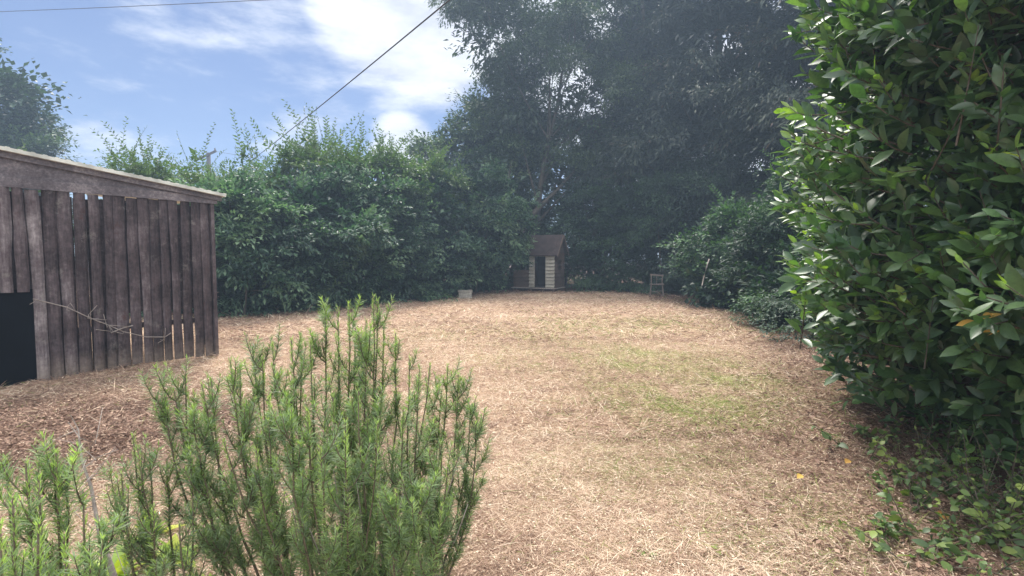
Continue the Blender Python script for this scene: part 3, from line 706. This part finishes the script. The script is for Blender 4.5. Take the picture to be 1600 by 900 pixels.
# ------------------------------------------------------------------ playhouse
ph = empty('playhouse', (2.35, 22.4, float(gh(2.35, 22.4))), 'small raised wooden playhouse with a brown pitched roof and an open dark doorway', 'playhouse')
ph.rotation_euler = (0, 0, R(-26))
px, py = P(848, 447, 22.0)[:2]
ph.location = (px-.05, py, float(gh(px, py)))
# local frame: x right, y back; front at y=0
FW, DP, Z0, ZE, ZR = .60, 1.15, .20, 1.72, 2.45
def part(mb, name, m, par=None, smooth=False):
    o = mb.build(name, m, smooth=smooth); o.parent = ph if par is None else par; return o
def clap(mb, x0, x1, y, z0, z1, face, pitch=.15, r_=rs(5)):
    z = z0
    while z < z1-.01:
        zt = min(z+pitch, z1)
        if face == 'f': hexa(mb, ((x0+x1)/2, y-.016, (z+zt)/2), ((x1-x0)/2, 0, 0), (0, .009, 0), np.array([0, .038, (zt-z)/2-.003]), .3+.5*r_.rand())
        else: hexa(mb, (y+.006, (x0+x1)/2, (z+zt)/2), (.009, 0, 0), (0, (x1-x0)/2, 0), np.array([-.012, 0, (zt-z)/2-.004]), .1+.3*r_.rand())
        z += pitch
mb = MB()
DX0, DX1, DZ = -.33, .20, 1.52
clap(mb, -.58, DX0, 0, Z0, ZE, 'f'); clap(mb, DX1, FW, 0, Z0, ZE, 'f'); clap(mb, DX0, DX1, 0, DZ+.09, ZE, 'f')
part(mb, 'front_wall', M['play'])
mb = MB(); clap(mb, 0, .32, FW, Z0, ZE, 's'); clap(mb, .82, DP, FW, Z0, ZE, 's'); clap(mb, .32, .82, FW, Z0, .95, 's'); clap(mb, .32, .82, FW, 1.35, ZE, 's')
for i_ in range(7):
    z = ZE + .1*i_; hw = (DP/2)*(1-(z-ZE)/(ZR-ZE)); hexa(mb, (FW, DP/2, z+.045), (.01, 0, 0), (0, hw, 0), (0, 0, .045), .2)
part(mb, 'side_wall', M['playdark'])
mb = MB(); bx(mb, -.585, -.565, .0, DP, Z0, ZE); bx(mb, -.58, FW-.02, DP-.02, DP, Z0, ZE); part(mb, 'back_wall', M['playdark'])
mb = MB(); bx(mb, -.56, FW-.02, .03, DP-.03, Z0-.02, Z0+.02); bx(mb, DX0-.1, DX1+.1, .55, .57, Z0+.03, ZE-.05); part(mb, 'interior', M['inside'])
mb = MB()
bx(mb, DX0-.035, DX0+.01, -.035, -.012, Z0, DZ); bx(mb, DX1-.01, DX1+.035, -.035, -.012, Z0, DZ); bx(mb, DX0-.06, DX1+.42, -.036, -.014, DZ+.002, DZ+.085)
part(mb, 'door_frame', M['play'])
mb = MB(); bx(mb, FW-.03, FW+.03, .32, .35, .95, 1.35); bx(mb, FW-.03, FW+.03, .79, .82, .95, 1.35); bx(mb, FW-.028, FW+.028, .352, .788, 1.13, 1.16); part(mb, 'window', M['playdark'])
mb = MB()
half = DP/2; rise = ZR-ZE
for sgn in (-1, 1):
    yc = half+sgn*(half/2+.10); zc = ZE+rise/2-.06
    sv = norm(np.array([0, -sgn*1.0, rise/half])); nv = norm(np.array([0, sgn*rise/half, 1.0]))
    hexa(mb, (-.12, half+sgn*(half/2+.09), ZE+rise/2-.11*rise/half*.8+.03), (.90, 0, 0), sv*(math.hypot(half, rise)/2+.11), nv*.014)
part(mb, 'roof', M['felt'])
mb = MB()
for sgn in (-1, 1):
    sv = norm(np.array([0, -sgn*1.0, rise/half]))
    hexa(mb, (.795, half+sgn*(half/2+.09), ZE+rise/2-.11*rise/half*.8-.015), (.012, 0, 0), sv*(math.hypot(half, rise)/2+.11), norm(np.array([0, sgn*rise/half, 1.0]))*.05, .6)
part(mb, 'barge_board', M['playdark'])
# low boarded box on the left and platform on legs
mb = MB(); clap(mb, -1.35, -.59, .05, Z0-.02, .92, 'f'); bx(mb, -1.35, -1.33, .06, .9, Z0, .92); bx(mb, -1.33, -.60, .88, .90, Z0, .92)
part(mb, 'veranda_side', M['playdark'])
mb = MB(); bx(mb, -1.38, .66, -.16, DP+.02, Z0-.06, Z0-.022, .5); part(mb, 'platform', M['grey_wood'])
for x_ in (-1.3, -.45, .12, .6):
    for y_ in (-.1, DP-.05):
        mb = MB(); bx(mb, x_-.03, x_+.03, y_-.03, y_+.03, -.08, Z0-.062, .4); part(mb, 'leg', M['playdark'])

# ------------------------------------------------------------------ stone block, wooden chair
bx_, by_ = G(727, 466)
blk = empty('stone_block', (bx_, by_, float(gh(bx_, by_))), 'small pale stone trough with a flat lip at the foot of the hedge', 'stone block')
blk.rotation_euler = (0, 0, R(8))
mb = MB(); r = rs(9)
def rough_box(mb, x0, x1, y0, y1, z0, z1, n=6, amp=.008, t=.5, seed=0):
    r = rs(seed)
    for ax in range(3):
        for sd in (0, 1):
            u = np.linspace(0, 1, n); a, b = np.meshgrid(u, u, indexing='ij'); c = np.full_like(a, sd)
            pp = [a, b]; pp.insert(ax, c); pt = np.stack(pp, -1).reshape(-1, 3)
            w_ = pt*[x1-x0, y1-y0, z1-z0]+[x0, y0, z0]
            w_ = w_ + amp*np.stack([np.sin(w_@[31, 17, 23]+seed), np.sin(w_@[19, 29, 37]+1), np.sin(w_@[41, 13, 27]+2)], -1)
            i_, j_ = np.meshgrid(np.arange(n-1), np.arange(n-1), indexing='ij')
            mb.add(w_, np.stack([i_*n+j_, (i_+1)*n+j_, (i_+1)*n+j_+1, i_*n+j_+1], -1), t)
rough_box(mb, -.23, .23, 0, .3, -.05, .25, seed=1)
o = mb.build('block_body', M['stone'], smooth=False); o.parent = blk
mb = MB(); rough_box(mb, -.265, .265, -.03, .33, .255, .31, seed=2); o = mb.build('top_slab', M['stone']); o.parent = blk
hx, hy = G(1026, 463)
ch = empty('garden_chair', (hx, hy, float(gh(hx, hy))), 'small broken weathered wooden chair at the edge of the dark shrubs', 'chair')
ch.rotation_euler = (0, 0, R(-14))
def cpart(nm, *boxes, lean=0):
    mb = MB()
    for b in boxes: bx(mb, *b)
    o = mb.build(nm, M['old_wood']); o.parent = ch; return o
for i_, (x_, y_) in enumerate(((-.2, -.2), (.2, -.2), (-.2, .2), (.2, .2))):
    mb = MB(); s_ = np.sign(x_); tube(mb, [(x_+s_*.05, y_*1.15, -.03), (x_, y_, .42)], .024, 6); o = mb.build('leg', M['old_wood']); o.parent = ch
mb = MB()
for k_ in range(5): hexa(mb, (0, -.2+.1*k_, .445), (.26, 0, .006*(-1)**k_), (0, .042, 0), (0, 0, .012), .3+.1*k_)
o = mb.build('seat', M['old_wood']); o.parent = ch
mb = MB(); tube(mb, [(-.2, .2, .45), (-.2, .25, .80)], .022, 6); o = mb.build('back_post', M['old_wood']); o.parent = ch
mb = MB(); tube(mb, [(.2, .2, .45), (.2, .25, .76)], .022, 6); o = mb.build('back_post', M['old_wood']); o.parent = ch
mb = MB(); hexa(mb, (0, .25, .79), (.25, 0, -.018), (0, .012, 0), (0, 0, .03)); o = mb.build('top_rail', M['old_wood']); o.parent = ch
mb = MB(); tube(mb, [(0, .22, .45), (-.01, .25, .77)], .012, 5); o = mb.build('back_spindle', M['old_wood']); o.parent = ch
mb = MB(); tube(mb, [(-.24, -.21, .16), (.24, -.21, .22)], .014, 5); o = mb.build('stretcher', M['old_wood']); o.parent = ch

# ------------------------------------------------------------------ bare stems and leaning trunk
mb = MB()
tube(mb, [P(1097, 446, 14.0), P(1100, 432, 14.0), P(1104, 418, 14.05), P(1108, 405, 14.2)], [.014, .018, .02, .02], 6)
o = mb.build('dead_branch', M['grey_wood'], smooth=True); tag(o, 'bare pale dead branch hanging in the green shrub', 'branch')
mb = MB()
a0 = P(800, 455, 24.2); a0[2] = -.05
pts = [a0, P(806, 420, 24.3), P(812, 380, 24.5), P(822, 350, 24.7), P(842, 325, 24.9), P(868, 300, 25.2), P(895, 270, 25.6), P(925, 225, 26)]
tube(mb, pts, [.30, .25, .21, .18, .13, .09, .06, .03], 10, .5, 5, .04)
tube(mb, [P(838, 328, 24.9), P(822, 332, 24.6), P(805, 338, 24.4), P(790, 334, 24.2)], [.06, .05, .035, .02], 6)
tube(mb, [P(816, 365, 24.6), P(800, 340, 24.6), P(790, 300, 24.7), P(800, 250, 25)], [.16, .13, .10, .05], 8)
root = empty('leaning_tree', tuple(a0), 'leaning bare lower trunk of an old tree rising behind the playhouse roof', 'tree')
local(mb.build('trunk', M['bark'], smooth=True), root)
mb = MB(); r = rs(55)
cp = np.array([P(925+60*r.randn()*.5, 235+30*r.randn(), 26+.6*r.randn()) for _ in range(60)])
sprays(mb, r, cp, norm(r.randn(60, 3)+[0, -.5, .3]), 40, .6, .13, .07, .3, .3, (.5, .15))
cp = np.array([P(800+22*r.randn(), 255+22*r.randn(), 25+.5*r.randn()) for _ in range(40)])
sprays(mb, r, cp, norm(r.randn(40, 3)+[0, -.5, .3]), 40, .55, .13, .07, .3, .3, (.5, .15))
local(mb.build('crown', M['ash']), root)
plant('hazel_shrub', 'bright green shrub glimpsed behind the playhouse roof', 'shrub', [(3.6, 27.5, 2.6, 2.2, 1.2, 2.2), (2.2, 27.8, 2.0, 1.4, 1, 1.6)], 380, 36, .5, .12, .08, M['green'], 406, None, tr=.06, nb=8, tint=(.75, .14))
plant('holly_shrub', 'deeply shaded bush filling the dark gap left of the playhouse', 'shrub', [(-.3, 24.4, 1.2, 1.3, .9, 1.4), (.2, 25.8, 3.2, 2.0, 1.0, 1.5), (-1.5, 24.2, 1.3, 1.2, .8, 1.3)], 620, 34, .48, .11, .06, M['dark'], 407, None, tr=.06, nb=8, tint=(.2, .12))

# ------------------------------------------------------------------ utility pole and cables
pp = P(325, 245, 46.0)
pole = empty('utility_pole', (pp[0], 46.0, 0.0), 'distant wooden utility pole with a crossarm above the light green shrub', 'utility pole')
mb = MB(); tube(mb, [(pp[0], 46, -.1), (pp[0], 46, 5), (pp[0]+.05, 46, pp[2]+.35)], [.24, .21, .17], 8); local(mb.build('pole_shaft', M['bark'], smooth=True), pole)
mb = MB(); hexa(mb, (pp[0]-.1, 45.8, pp[2]+.05), (.95, 0, .42), (0, .06, 0), (-.03, 0, .08)); local(mb.build('crossarm', M['bark']), pole)
for dx in (-.9, .85):
    mb = MB(); tube(mb, [(pp[0]-.1+dx, 45.8, pp[2]+.05+dx*.44+.05), (pp[0]-.1+dx, 45.8, pp[2]+.05+dx*.44+.3)], [.08, .05], 6); local(mb.build('insulator', M['steel']), pole)
def cable(name, a, b, sag, rad, label):
    t = np.linspace(0, 1, 60)[:, None]; a = np.array(a); b = np.array(b)
    pts = a+(b-a)*t; pts[:, 2] -= (sag*4*t*(1-t))[:, 0]
    mb = MB(); tube(mb, pts, rad, 6)
    o = mb.build(name, M['cable'], smooth=True); tag(o, label, 'cable'); return pts
a = np.array([pp[0]+.1, 45.9, P(325, 296, 45.9)[2]]); n_ = P(678, 2, 9.0)
far = P(430, 235, 32.0)
ext = n_ + (n_-a)/np.linalg.norm(n_-a)*11
cable('overhead_cable', a, ext, .30, .0135, 'long twisted overhead cable running steeply up from the pole across the bright cloud')
cable('overhead_wire', P(-260, 26, 30.0), P(860, -24, 16.0), .12, .012, 'thin overhead wire crossing the top left corner of the sky')
cable('overhead_wire', (pp[0]+.7, 45.8, pp[2]+.45), P(640, 262, 60.0), .5, .014, 'faint distant wire leaving the utility pole to the right')

# ------------------------------------------------------------------ laurel on the right
def ev(pts, t):
    pts = np.asarray(pts); a, b, c = pts
    t = np.asarray(t)[:, None]; return (1-t)**2*a + 2*t*(1-t)*b + t*t*c
LPROF = [(0, .10), (.07, .12), (.2, .62), (.42, 1.0), (.65, .92), (.85, .5), (1, .04)]
la = empty('laurel_bush', (3.6, 3.3, float(gh(3.6, 3.3))), 'large glossy laurel bush with bright new shoots towering at the right', 'bush')
mbl = MB(); mbs = MB(); r = rs(61)
lob = [(3.53, 3.15, 2.15, 1.50, 1.45, 1.75), (3.8, 3.7, 1.35, 1.55, 1.5, 1.25), (3.25, 2.55, 3.0, 1.25, 1.1, 1.0), (3.3, 2.5, 1.55, 1.1, .95, .8), (4.3, 4.9, 1.9, 1.5, 1.4, 1.9), (3.1, 3.3, 3.15, 1.05, 1.0, 1.15)]
n = 2800
cp, cd = lobes_points(r, lob, n, .20, .5)
vis = (cp[:, 0] < 4.6) & (np.hypot(cp[:, 0], cp[:, 1]) > np.where(cp[:, 2] < 1.3, 3.0, 2.6))
cp, cd = cp[vis], cd[vis]; n = len(cp)
tips = cp; kk = 13
for i_ in range(n):
    young = r.rand() < .22 and cp[i_, 2] > .9
    ln = .30+.25*r.rand()
    d = norm(cd[i_]*[1, 1, .6] + np.array([0, 0, .42]) + .3*r.randn(3))
    s0 = cp[i_] - d*ln*.9
    path = (s0, s0+d*ln*.5-np.array([0, 0, .03]), s0+d*ln*1.0+np.array([0, 0, .05]))
    tube(mbs, ev(path, np.linspace(0, 1, 4)), [.006, .0045, .004, .002], 4)
    nl = r.randint(9, 15); t = np.linspace(.18, 1, nl)**.85; c = ev(path, t)
    ang = np.arange(nl)*2.4+r.rand()*6
    a_ = norm(np.cross(d, [0, 0, 1.])); b_ = np.cross(a_, d)
    rad_ = np.cos(ang)[:, None]*a_+np.sin(ang)[:, None]*b_
    op = (1.25-.85*t)[:, None]
    ld = norm(rad_*op + d*(.45+.6*t[:, None]) + .22*r.randn(nl, 3) + [0, 0, .12])
    ln_ = norm(d - ld*(ld@d)[:, None] + .25*r.randn(nl, 3) + [-.10, -.15, .45])
    sz = (.128 if np.hypot(*cp[i_, :2]) < 3.4 else .142)*np.exp(.24*r.randn(nl))*(1.05-.30*t)
    tn = np.clip(.34+.14*r.randn()+.09*r.randn(nl) + (.18 if young else .06)*t, 0, .80)
    if young: tn = np.where(t > .80, np.clip(.78+.15*r.rand(nl), 0, 1), np.clip(tn+.10, 0, .8)); sz = np.where(t > .8, sz*.75, sz)
    leaf_strips(mbl, c, ld, ln_, sz, sz*.40, tn, LPROF, bend=.22*r.randn(nl)*.6+.10, fold=.16)
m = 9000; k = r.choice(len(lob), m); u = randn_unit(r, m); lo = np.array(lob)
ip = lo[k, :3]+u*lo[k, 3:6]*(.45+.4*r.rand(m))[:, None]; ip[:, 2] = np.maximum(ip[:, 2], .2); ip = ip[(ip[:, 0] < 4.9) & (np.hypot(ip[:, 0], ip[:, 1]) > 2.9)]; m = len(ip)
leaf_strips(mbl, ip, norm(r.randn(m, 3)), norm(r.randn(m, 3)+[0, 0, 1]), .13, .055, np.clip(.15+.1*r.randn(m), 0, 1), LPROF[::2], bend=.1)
for s in range(16):
    g = tips[r.randint(n)]; b0 = np.array([3.9+.35*r.randn(), 3.6+.35*r.randn(), -.05]); kq = np.linspace(0, 1, 7)[:, None]; mid = (b0+g)/2+[.15, .15, .3]
    tube(mbs, (1-kq)**2*b0+2*kq*(1-kq)*mid+kq*kq*g, np.linspace(.035, .008, 7), 7)
local(mbl.build('foliage', M['laurel'], smooth=True), la); local(mbs.build('branches', M['stem'], smooth=True), la)
mb = MB()
yl = [P(1545, 505, 2.5), P(1560, 520, 2.5)]
for p_ in yl:
    m = 3; leaf_strips(mb, p_+.03*r.randn(m, 3), norm(r.randn(m, 3)*[1, .4, .5]+[-.6, -.3, -.2]), norm(r.randn(m, 3)*.4+[0, -.5, 1]), .12, .04, .5+.2*r.rand(m), LPROF, bend=.15)
o = local(mb.build('yellowing_leaves', M['yellow_leaf'], smooth=True), la)

# ------------------------------------------------------------------ rosemary
NPROF = [(0, .55), (.45, 1.0), (1, .25)]
def rosemary(name, label, base, tips, seed, group, side=9, dens=900, thick=.006, nlen=.027, nw=.0019, sidelen=.12, bright=.0):
    r = rs(seed); root = empty(name, tuple(base), label, 'bush', group)
    mbl, mbs = MB(), MB(); base = np.array(base, float)
    P_, D_, T_, S_ = [], [], [], []
    def shoot(path, t0, length, fine, young):
        m = max(6, int(length*(1-t0)*dens*(1.25 if fine else 1))); t = np.sort(t0+(1-t0)*r.rand(m))
        c = ev(path, t); dd = norm(ev(path, np.minimum(t+.02, 1.02))-ev(path, t-.02))
        rad_ = r.randn(m, 3); rad_ = norm(rad_-dd*(rad_*dd).sum(1)[:, None])
        op = np.where(t > .93, .35, .95)[:, None]*(.8+.5*r.rand(m)[:, None])
        P_.append(c); D_.append(norm(rad_*op+dd*.75+[0, 0, .1]))
        T_.append(np.clip(.26+.13*r.randn()*.6+.13*r.randn(m)+young*(.15+.55*t**3)+bright, 0, 1)); S_.append(nlen*(1.08-.45*t**4)*np.exp(.16*r.randn(m)))
    for tp in tips:
        tp = np.array(tp, float); b0 = base+r.randn(3)*[.08, .07, 0]
        h = tp[2]-b0[2]; mid = b0*.35+tp*.65; mid[2] = b0[2]+h*.30; mid[:2] = b0[:2]+(tp[:2]-b0[:2])*(.80+.2*r.rand())
        path = (b0, mid, tp); L = np.linalg.norm(mid-b0)+np.linalg.norm(tp-mid)
        tt = np.linspace(0, 1, 12)
        wob = r.randn(12, 3)*.005+np.cumsum(r.randn(12, 3), 0)*.0035; wob[0] = 0
        tube(mbs, ev(path, tt)+wob*np.minimum(1, (1-tt)*3)[:, None], thick*(1-.82*tt)+.0006, 6)
        shoot(path, .55, L, False, .7+.3*r.rand())
        ns = int(side*(.7+.7*r.rand()))
        for s in range(ns):
            t = .42+.56*r.rand()**.8; p0 = ev(path, [t])[0]; dd = norm(ev(path, [min(t+.03, 1)])[0]-ev(path, [t-.03])[0])
            o_ = r.randn(3); o_ = norm(o_-dd*(o_@dd)); o_[2] = abs(o_[2])*.3
            l = sidelen*(.45+.9*r.rand())*(1.25-.5*t)
            m1 = p0+(o_*.75+dd*.45)*l*.45; m2 = p0+(o_*.5+dd*.55+np.array([0, 0, .5]))*l
            tube(mbs, ev((p0, m1, m2), np.linspace(0, 1, 5)), [.0024, .002, .0018, .0014, .0008], 4)
            shoot((p0, m1, m2), .06, l*1.05, True, .5+.5*r.rand())
            if r.rand() < .5:
                p1 = ev((p0, m1, m2), [.4+.3*r.rand()])[0]; o2 = norm(r.randn(3)*[1, 1, .2]); l2 = l*.5
                a1, a2 = p1+(o2*.6+dd*.4)*l2*.5, p1+(o2*.4+np.array([0, 0, .8]))*l2
                shoot((p1, a1, a2), .05, l2, True, .9)
    p = np.concatenate(P_); d = np.concatenate(D_); t = np.concatenate(T_); s = np.concatenate(S_)
    nn = norm(np.cross(np.cross(d, [0, 0, 1.]), d)+.5*r.randn(len(p), 3))
    leaf_strips(mbl, p, d, nn, s, nw, t, NPROF, bend=.12, fold=.1)
    local(mbl.build('needles', M['rosemary']), root); local(mbs.build('stems', M['rstem'], smooth=True), root)
    return root
r = rs(70)
rb = P(545, 1060, 1.62); rb[2] = float(gh(rb[0], rb[1]))
tl = [(508,478,1.75),(528,480,1.7),(545,472,1.72),(562,474,1.7),(583,462,1.68),(590,470,1.7),(600,505,1.75),(618,520,1.7),(540,500,1.6),(572,500,1.6),(555,520,1.8),
      (640,560,1.65),(655,585,1.6),(632,540,1.8),(672,570,1.75),(700,572,1.8),(716,585,1.75),(735,640,1.7),(750,630,1.75),(745,650,1.65),(690,610,1.85),
      (470,520,1.7),(455,530,1.6),(440,540,1.65),(425,535,1.75),(410,560,1.6),(485,530,1.6),(395,545,1.8),(500,545,1.75),(375,570,1.55),(360,565,1.45),
      (330,595,1.5),(315,600,1.45),(345,585,1.6),(290,590,1.65),(272,610,1.6),(258,620,1.55),(300,640,1.4),
      (450,610,1.4),(480,640,1.35),(455,640,1.32),(520,620,1.45),(560,610,1.5),(600,600,1.55),(630,640,1.5),(590,660,1.4),(420,620,1.45),(540,660,1.35),
      (640,730,1.45),(350,690,1.4),(400,700,1.38),(690,690,1.55),(620,770,1.35),(590,800,1.3),(690,790,1.42),(700,730,1.5),(660,760,1.4),(500,700,1.3)]
tl = [q for i_, q in enumerate(tl) if i_ % 5 != 3]
rosem = rosemary('rosemary_bush', 'tall upright rosemary bush in the foreground centre left', rb, [P(*q) for q in tl], 71, None, side=13)
rb2 = P(120, 1200, 1.15); rb2[2] = float(gh(rb2[0], rb2[1]))
tl2 = [(10,700,1.05),(40,705,1.0),(80,668,1.1),(88,690,1.05),(60,730,.95),(105,720,1.1),(20,760,.9),(0,800,.85),(130,750,1.05),(-30,690,1.1),(-60,720,1.0),(60,800,.85),(100,820,.9),(-20,840,.8),(20,850,.8),(160,800,1.0),(140,860,.9)]
tl2 = [(a_, b_+18, c_) for a_, b_, c_ in tl2]
rosemary('rosemary_bush', 'rosemary bush in the near left corner', rb2, [P(*q) for q in tl2], 72, None, side=9, nlen=.026, dens=800)
rb3 = P(270, 1060, 1.45); rb3[2] = float(gh(rb3[0], rb3[1]))
tl3 = [(208,680,1.4),(215,700,1.38),(235,720,1.42),(190,740,1.35),(260,730,1.5),(180,770,1.4),(240,790,1.3),(300,760,1.4),(280,820,1.3)]
rosemary('rosemary_bush', 'sparse thin rosemary between the two fuller rosemary bushes', rb3, [P(*q) for q in tl3], 73, None, side=9, dens=700, sidelen=.10)
mb = MB(); r = rs(76)
for k_ in range(34):
    tp = P(560+75*r.randn(), 790+60*r.randn(), 1.55+.12*r.randn()); b0 = rb+[.10*r.randn(), .08*r.randn(), 0]; md = b0*.4+tp*.6; md[2] = b0[2]+tp[2]*.35
    tube(mb, ev((b0, md, tp), np.linspace(0, 1, 8))+.006*r.randn(8, 3), np.linspace(.005, .0012, 8), 5)
local(mb.build('woody_twigs', M['grey_wood'], smooth=True), rosem)
mb = MB(); r = rs(75)
pts = [P(110, 648, 1.3), P(122, 670, 1.3), P(128, 720, 1.28), P(142, 760, 1.27), P(155, 830, 1.24), P(178, 900, 1.2), P(190, 1000, 1.2)]
pts[-1][2] = 0.0
tube(mb, pts, [.001, .0015, .003, .004, .005, .007, .008], 6, .5, 2, .05)
for k_ in range(26):
    i_ = r.randint(1, 5); f = r.rand(); c = pts[i_]*(1-f)+pts[i_+1]*f
    tube(mb, [c, c+.02*r.randn(3), c+.04*r.randn(3)+[0, 0, .02]], [.0015, .001, .0006], 4)
o = mb.build('dried_plant', M['grey_wood'], smooth=True); tag(o, 'bare grey dead stem standing up between the rosemary bushes', 'stem')

# ------------------------------------------------------------------ primroses, weeds, fallen leaves
def rosette(name, label, x, y, n, L, W, mat, seed, cat='plant', group=None, tilt=.5, tint=(.6, .2)):
    r = rs(seed); mb = MB(); a = np.arange(n)*2.4+r.rand(); el = tilt*(.4+r.rand(n))
    d = np.stack([np.cos(a)*np.cos(el), np.sin(a)*np.cos(el), np.sin(el)], 1)
    z0 = float(gh(x, y))
    leaf_strips(mb, np.array([[x, y, z0+.01]])+.01*r.randn(n, 3)*[1, 1, 0], d, norm(np.array([[0, 0, 1.]])+.2*r.randn(n, 3)), L*(.7+.5*r.rand(n)), W, np.clip(tint[0]+tint[1]*r.randn(n), 0, 1), LPROF, bend=.35, fold=.12)
    o = mb.build(name, mat, smooth=True); tag(o, label, cat, group); return o
for i_, (u, v, lb) in enumerate(((270, 880, 'yellow green leafy plant under the rosemary, nearest the bottom edge'), (320, 960, 'yellow green leafy plant partly cut by the bottom edge'), (235, 845, 'smaller yellow green leafy plant behind the rosemary stems'),
                                 (185, 905, 'yellow green leafy plant left of the others at the bottom'))):
    x, y = G(u, v); rosette('primrose_plant', lb, x, y, 11, .15, .06, M['primrose'], 80+i_, 'plant', 'yellow green plants under the rosemary', 1.0, (.6, .25))
for i_, (u, v, lb) in enumerate(((1118, 858, 'small bright green weed on the lawn right of centre near the bottom'), (1012, 868, 'flat pale green weed on the lawn nearest the bottom centre'), (1290, 830, 'green dock weed on the littered edge below the laurel'))):
    x, y = G(u, v); rosette('lawn_weed', lb, x, y, 6, .055, .028, M['weed'], 90+i_, 'weed', None, .5, (.8, .1))
def weedclump(name, label, x, y, seed, n, h, L, W, mat, grp):
    r = rs(seed); mbl, mbs = MB(), MB(); root = empty(name, (x, y, float(gh(x, y))), label, 'weed', grp)
    for s in range(n):
        b0 = np.array([x+.13*r.randn(), y+.13*r.randn(), float(gh(x, y))-.01]); tp = b0+[.16*r.randn(), .16*r.randn()-.03, h*(.5+.7*r.rand())]
        pth = (b0, (b0+tp)/2+[0, 0, .05], tp); tube(mbs, ev(pth, np.linspace(0, 1, 5)), np.linspace(.004, .0015, 5), 4)
        nl = 12; t = np.linspace(.15, 1, nl); c = ev(pth, t); a = np.arange(nl)*1.57+(np.arange(nl)//2)*.4+r.rand()*6
        d = norm(np.stack([np.cos(a), np.sin(a), .15+.6*r.randn(nl)], 1)); ls = L*(.3+.9*r.rand())*(1.15-.7*t)*(.7+.5*r.rand(nl))
        leaf_strips(mbl, c, d, norm(np.array([[0, 0, 1.]])+.55*r.randn(nl, 3)), ls, ls*W/L*(.8+.5*r.rand(nl)), np.clip(.45+.2*r.randn()+.15*r.randn(nl), 0, 1), LPROF, bend=.3, fold=.1)
    local(mbl.build('leaves', mat, smooth=True), root); local(mbs.build('stems', M['stem']), root)
WG = 'weeds at the foot of the laurel'
wl = [(1440, 745, 6, .30, 'leafy weed clump at the laurel foot where it meets the lawn'), (1500, 770, 7, .34, 'leafy weed clump deeper under the laurel'), (1560, 800, 8, .40, 'tall weed clump near the right edge below the laurel'),
      (1590, 860, 8, .34, 'nettle like weed in the bottom right corner'), (1500, 890, 6, .16, 'low weed left of the bottom right corner'), (1400, 860, 3, .12, 'tiny weed among twigs furthest from the laurel'),
      (1620, 770, 8, .5, 'tall weed half out of the picture at the right edge'), (1380, 700, 5, .22, 'small weed in the leaf litter at the farthest foot of the laurel'), (1540, 740, 7, .4, 'weed clump in the deep shade beneath the laurel'),
      (1470, 820, 8, .24, 'broad low weed clump beside the large orange brown fallen leaf'), (1545, 860, 8, .26, 'spreading weed between the nettle like weed and the orange brown leaf'), (1420, 790, 6, .2, 'low trailing weed at the border of straw and shade'),
      (1590, 820, 8, .36, 'upright weed just above the bottom right corner weed'), (1510, 720, 7, .34, 'dark leaved weed against the laurel stems')]
for i_, (u, v, n, h, lb) in enumerate(wl):
    x, y = G(u, v); weedclump('weed_clump', lb, x, y, 200+i_, n+4, h*1.15, .075, .042, M['weed'], WG)
# single fallen leaves
for i_, (u, v, L, tn, lb) in enumerate(((1245, 765, .085, .85, 'yellow fallen leaf lying alone on the lawn'), (1468, 838, .12, .15, 'large orange brown fallen leaf among the weeds'), (1320, 742, .09, .3, 'tan curled fallen leaf in the litter below the laurel'))):
    x, y = G(u, v); mb = MB(); r = rs(300+i_)
    leaf_strips(mb, np.array([[x, y, float(gh(x, y))+.075]]), norm(np.array([[.75, .6, .12]])), norm(np.array([[.1, -.45, 1.]])), L, L*.45, np.array([tn]), LPROF, bend=.15, fold=.2)
    o = mb.build('fallen_leaf', M['yellow_leaf'], smooth=True); tag(o, lb, 'leaf', 'fallen leaves on the lawn')

# ------------------------------------------------------------------ haze in the air
HAZE = 0.0036
M['black'].node_tree.nodes['Principled BSDF'].inputs['Specular IOR Level'].default_value = .08
m = bpy.data.materials.new('haze'); m.use_nodes = True; nt = m.node_tree
nt.nodes.remove(nt.nodes['Principled BSDF'])
pv = nd(nt, 'ShaderNodeVolumePrincipled'); pv.inputs['Color'].default_value = (.58, .77, 1.0, 1); pv.inputs['Density'].default_value = HAZE; pv.inputs['Anisotropy'].default_value = 0.35
nt.links.new(pv.outputs[0], nt.nodes['Material Output'].inputs['Volume'])
mb = MB(); bx(mb, -260, 260, -260, 260, -1.2, 18.5)
o = mb.build('haze', m); tag(o, 'thin pale haze over the garden', 'haze', kind='stuff')
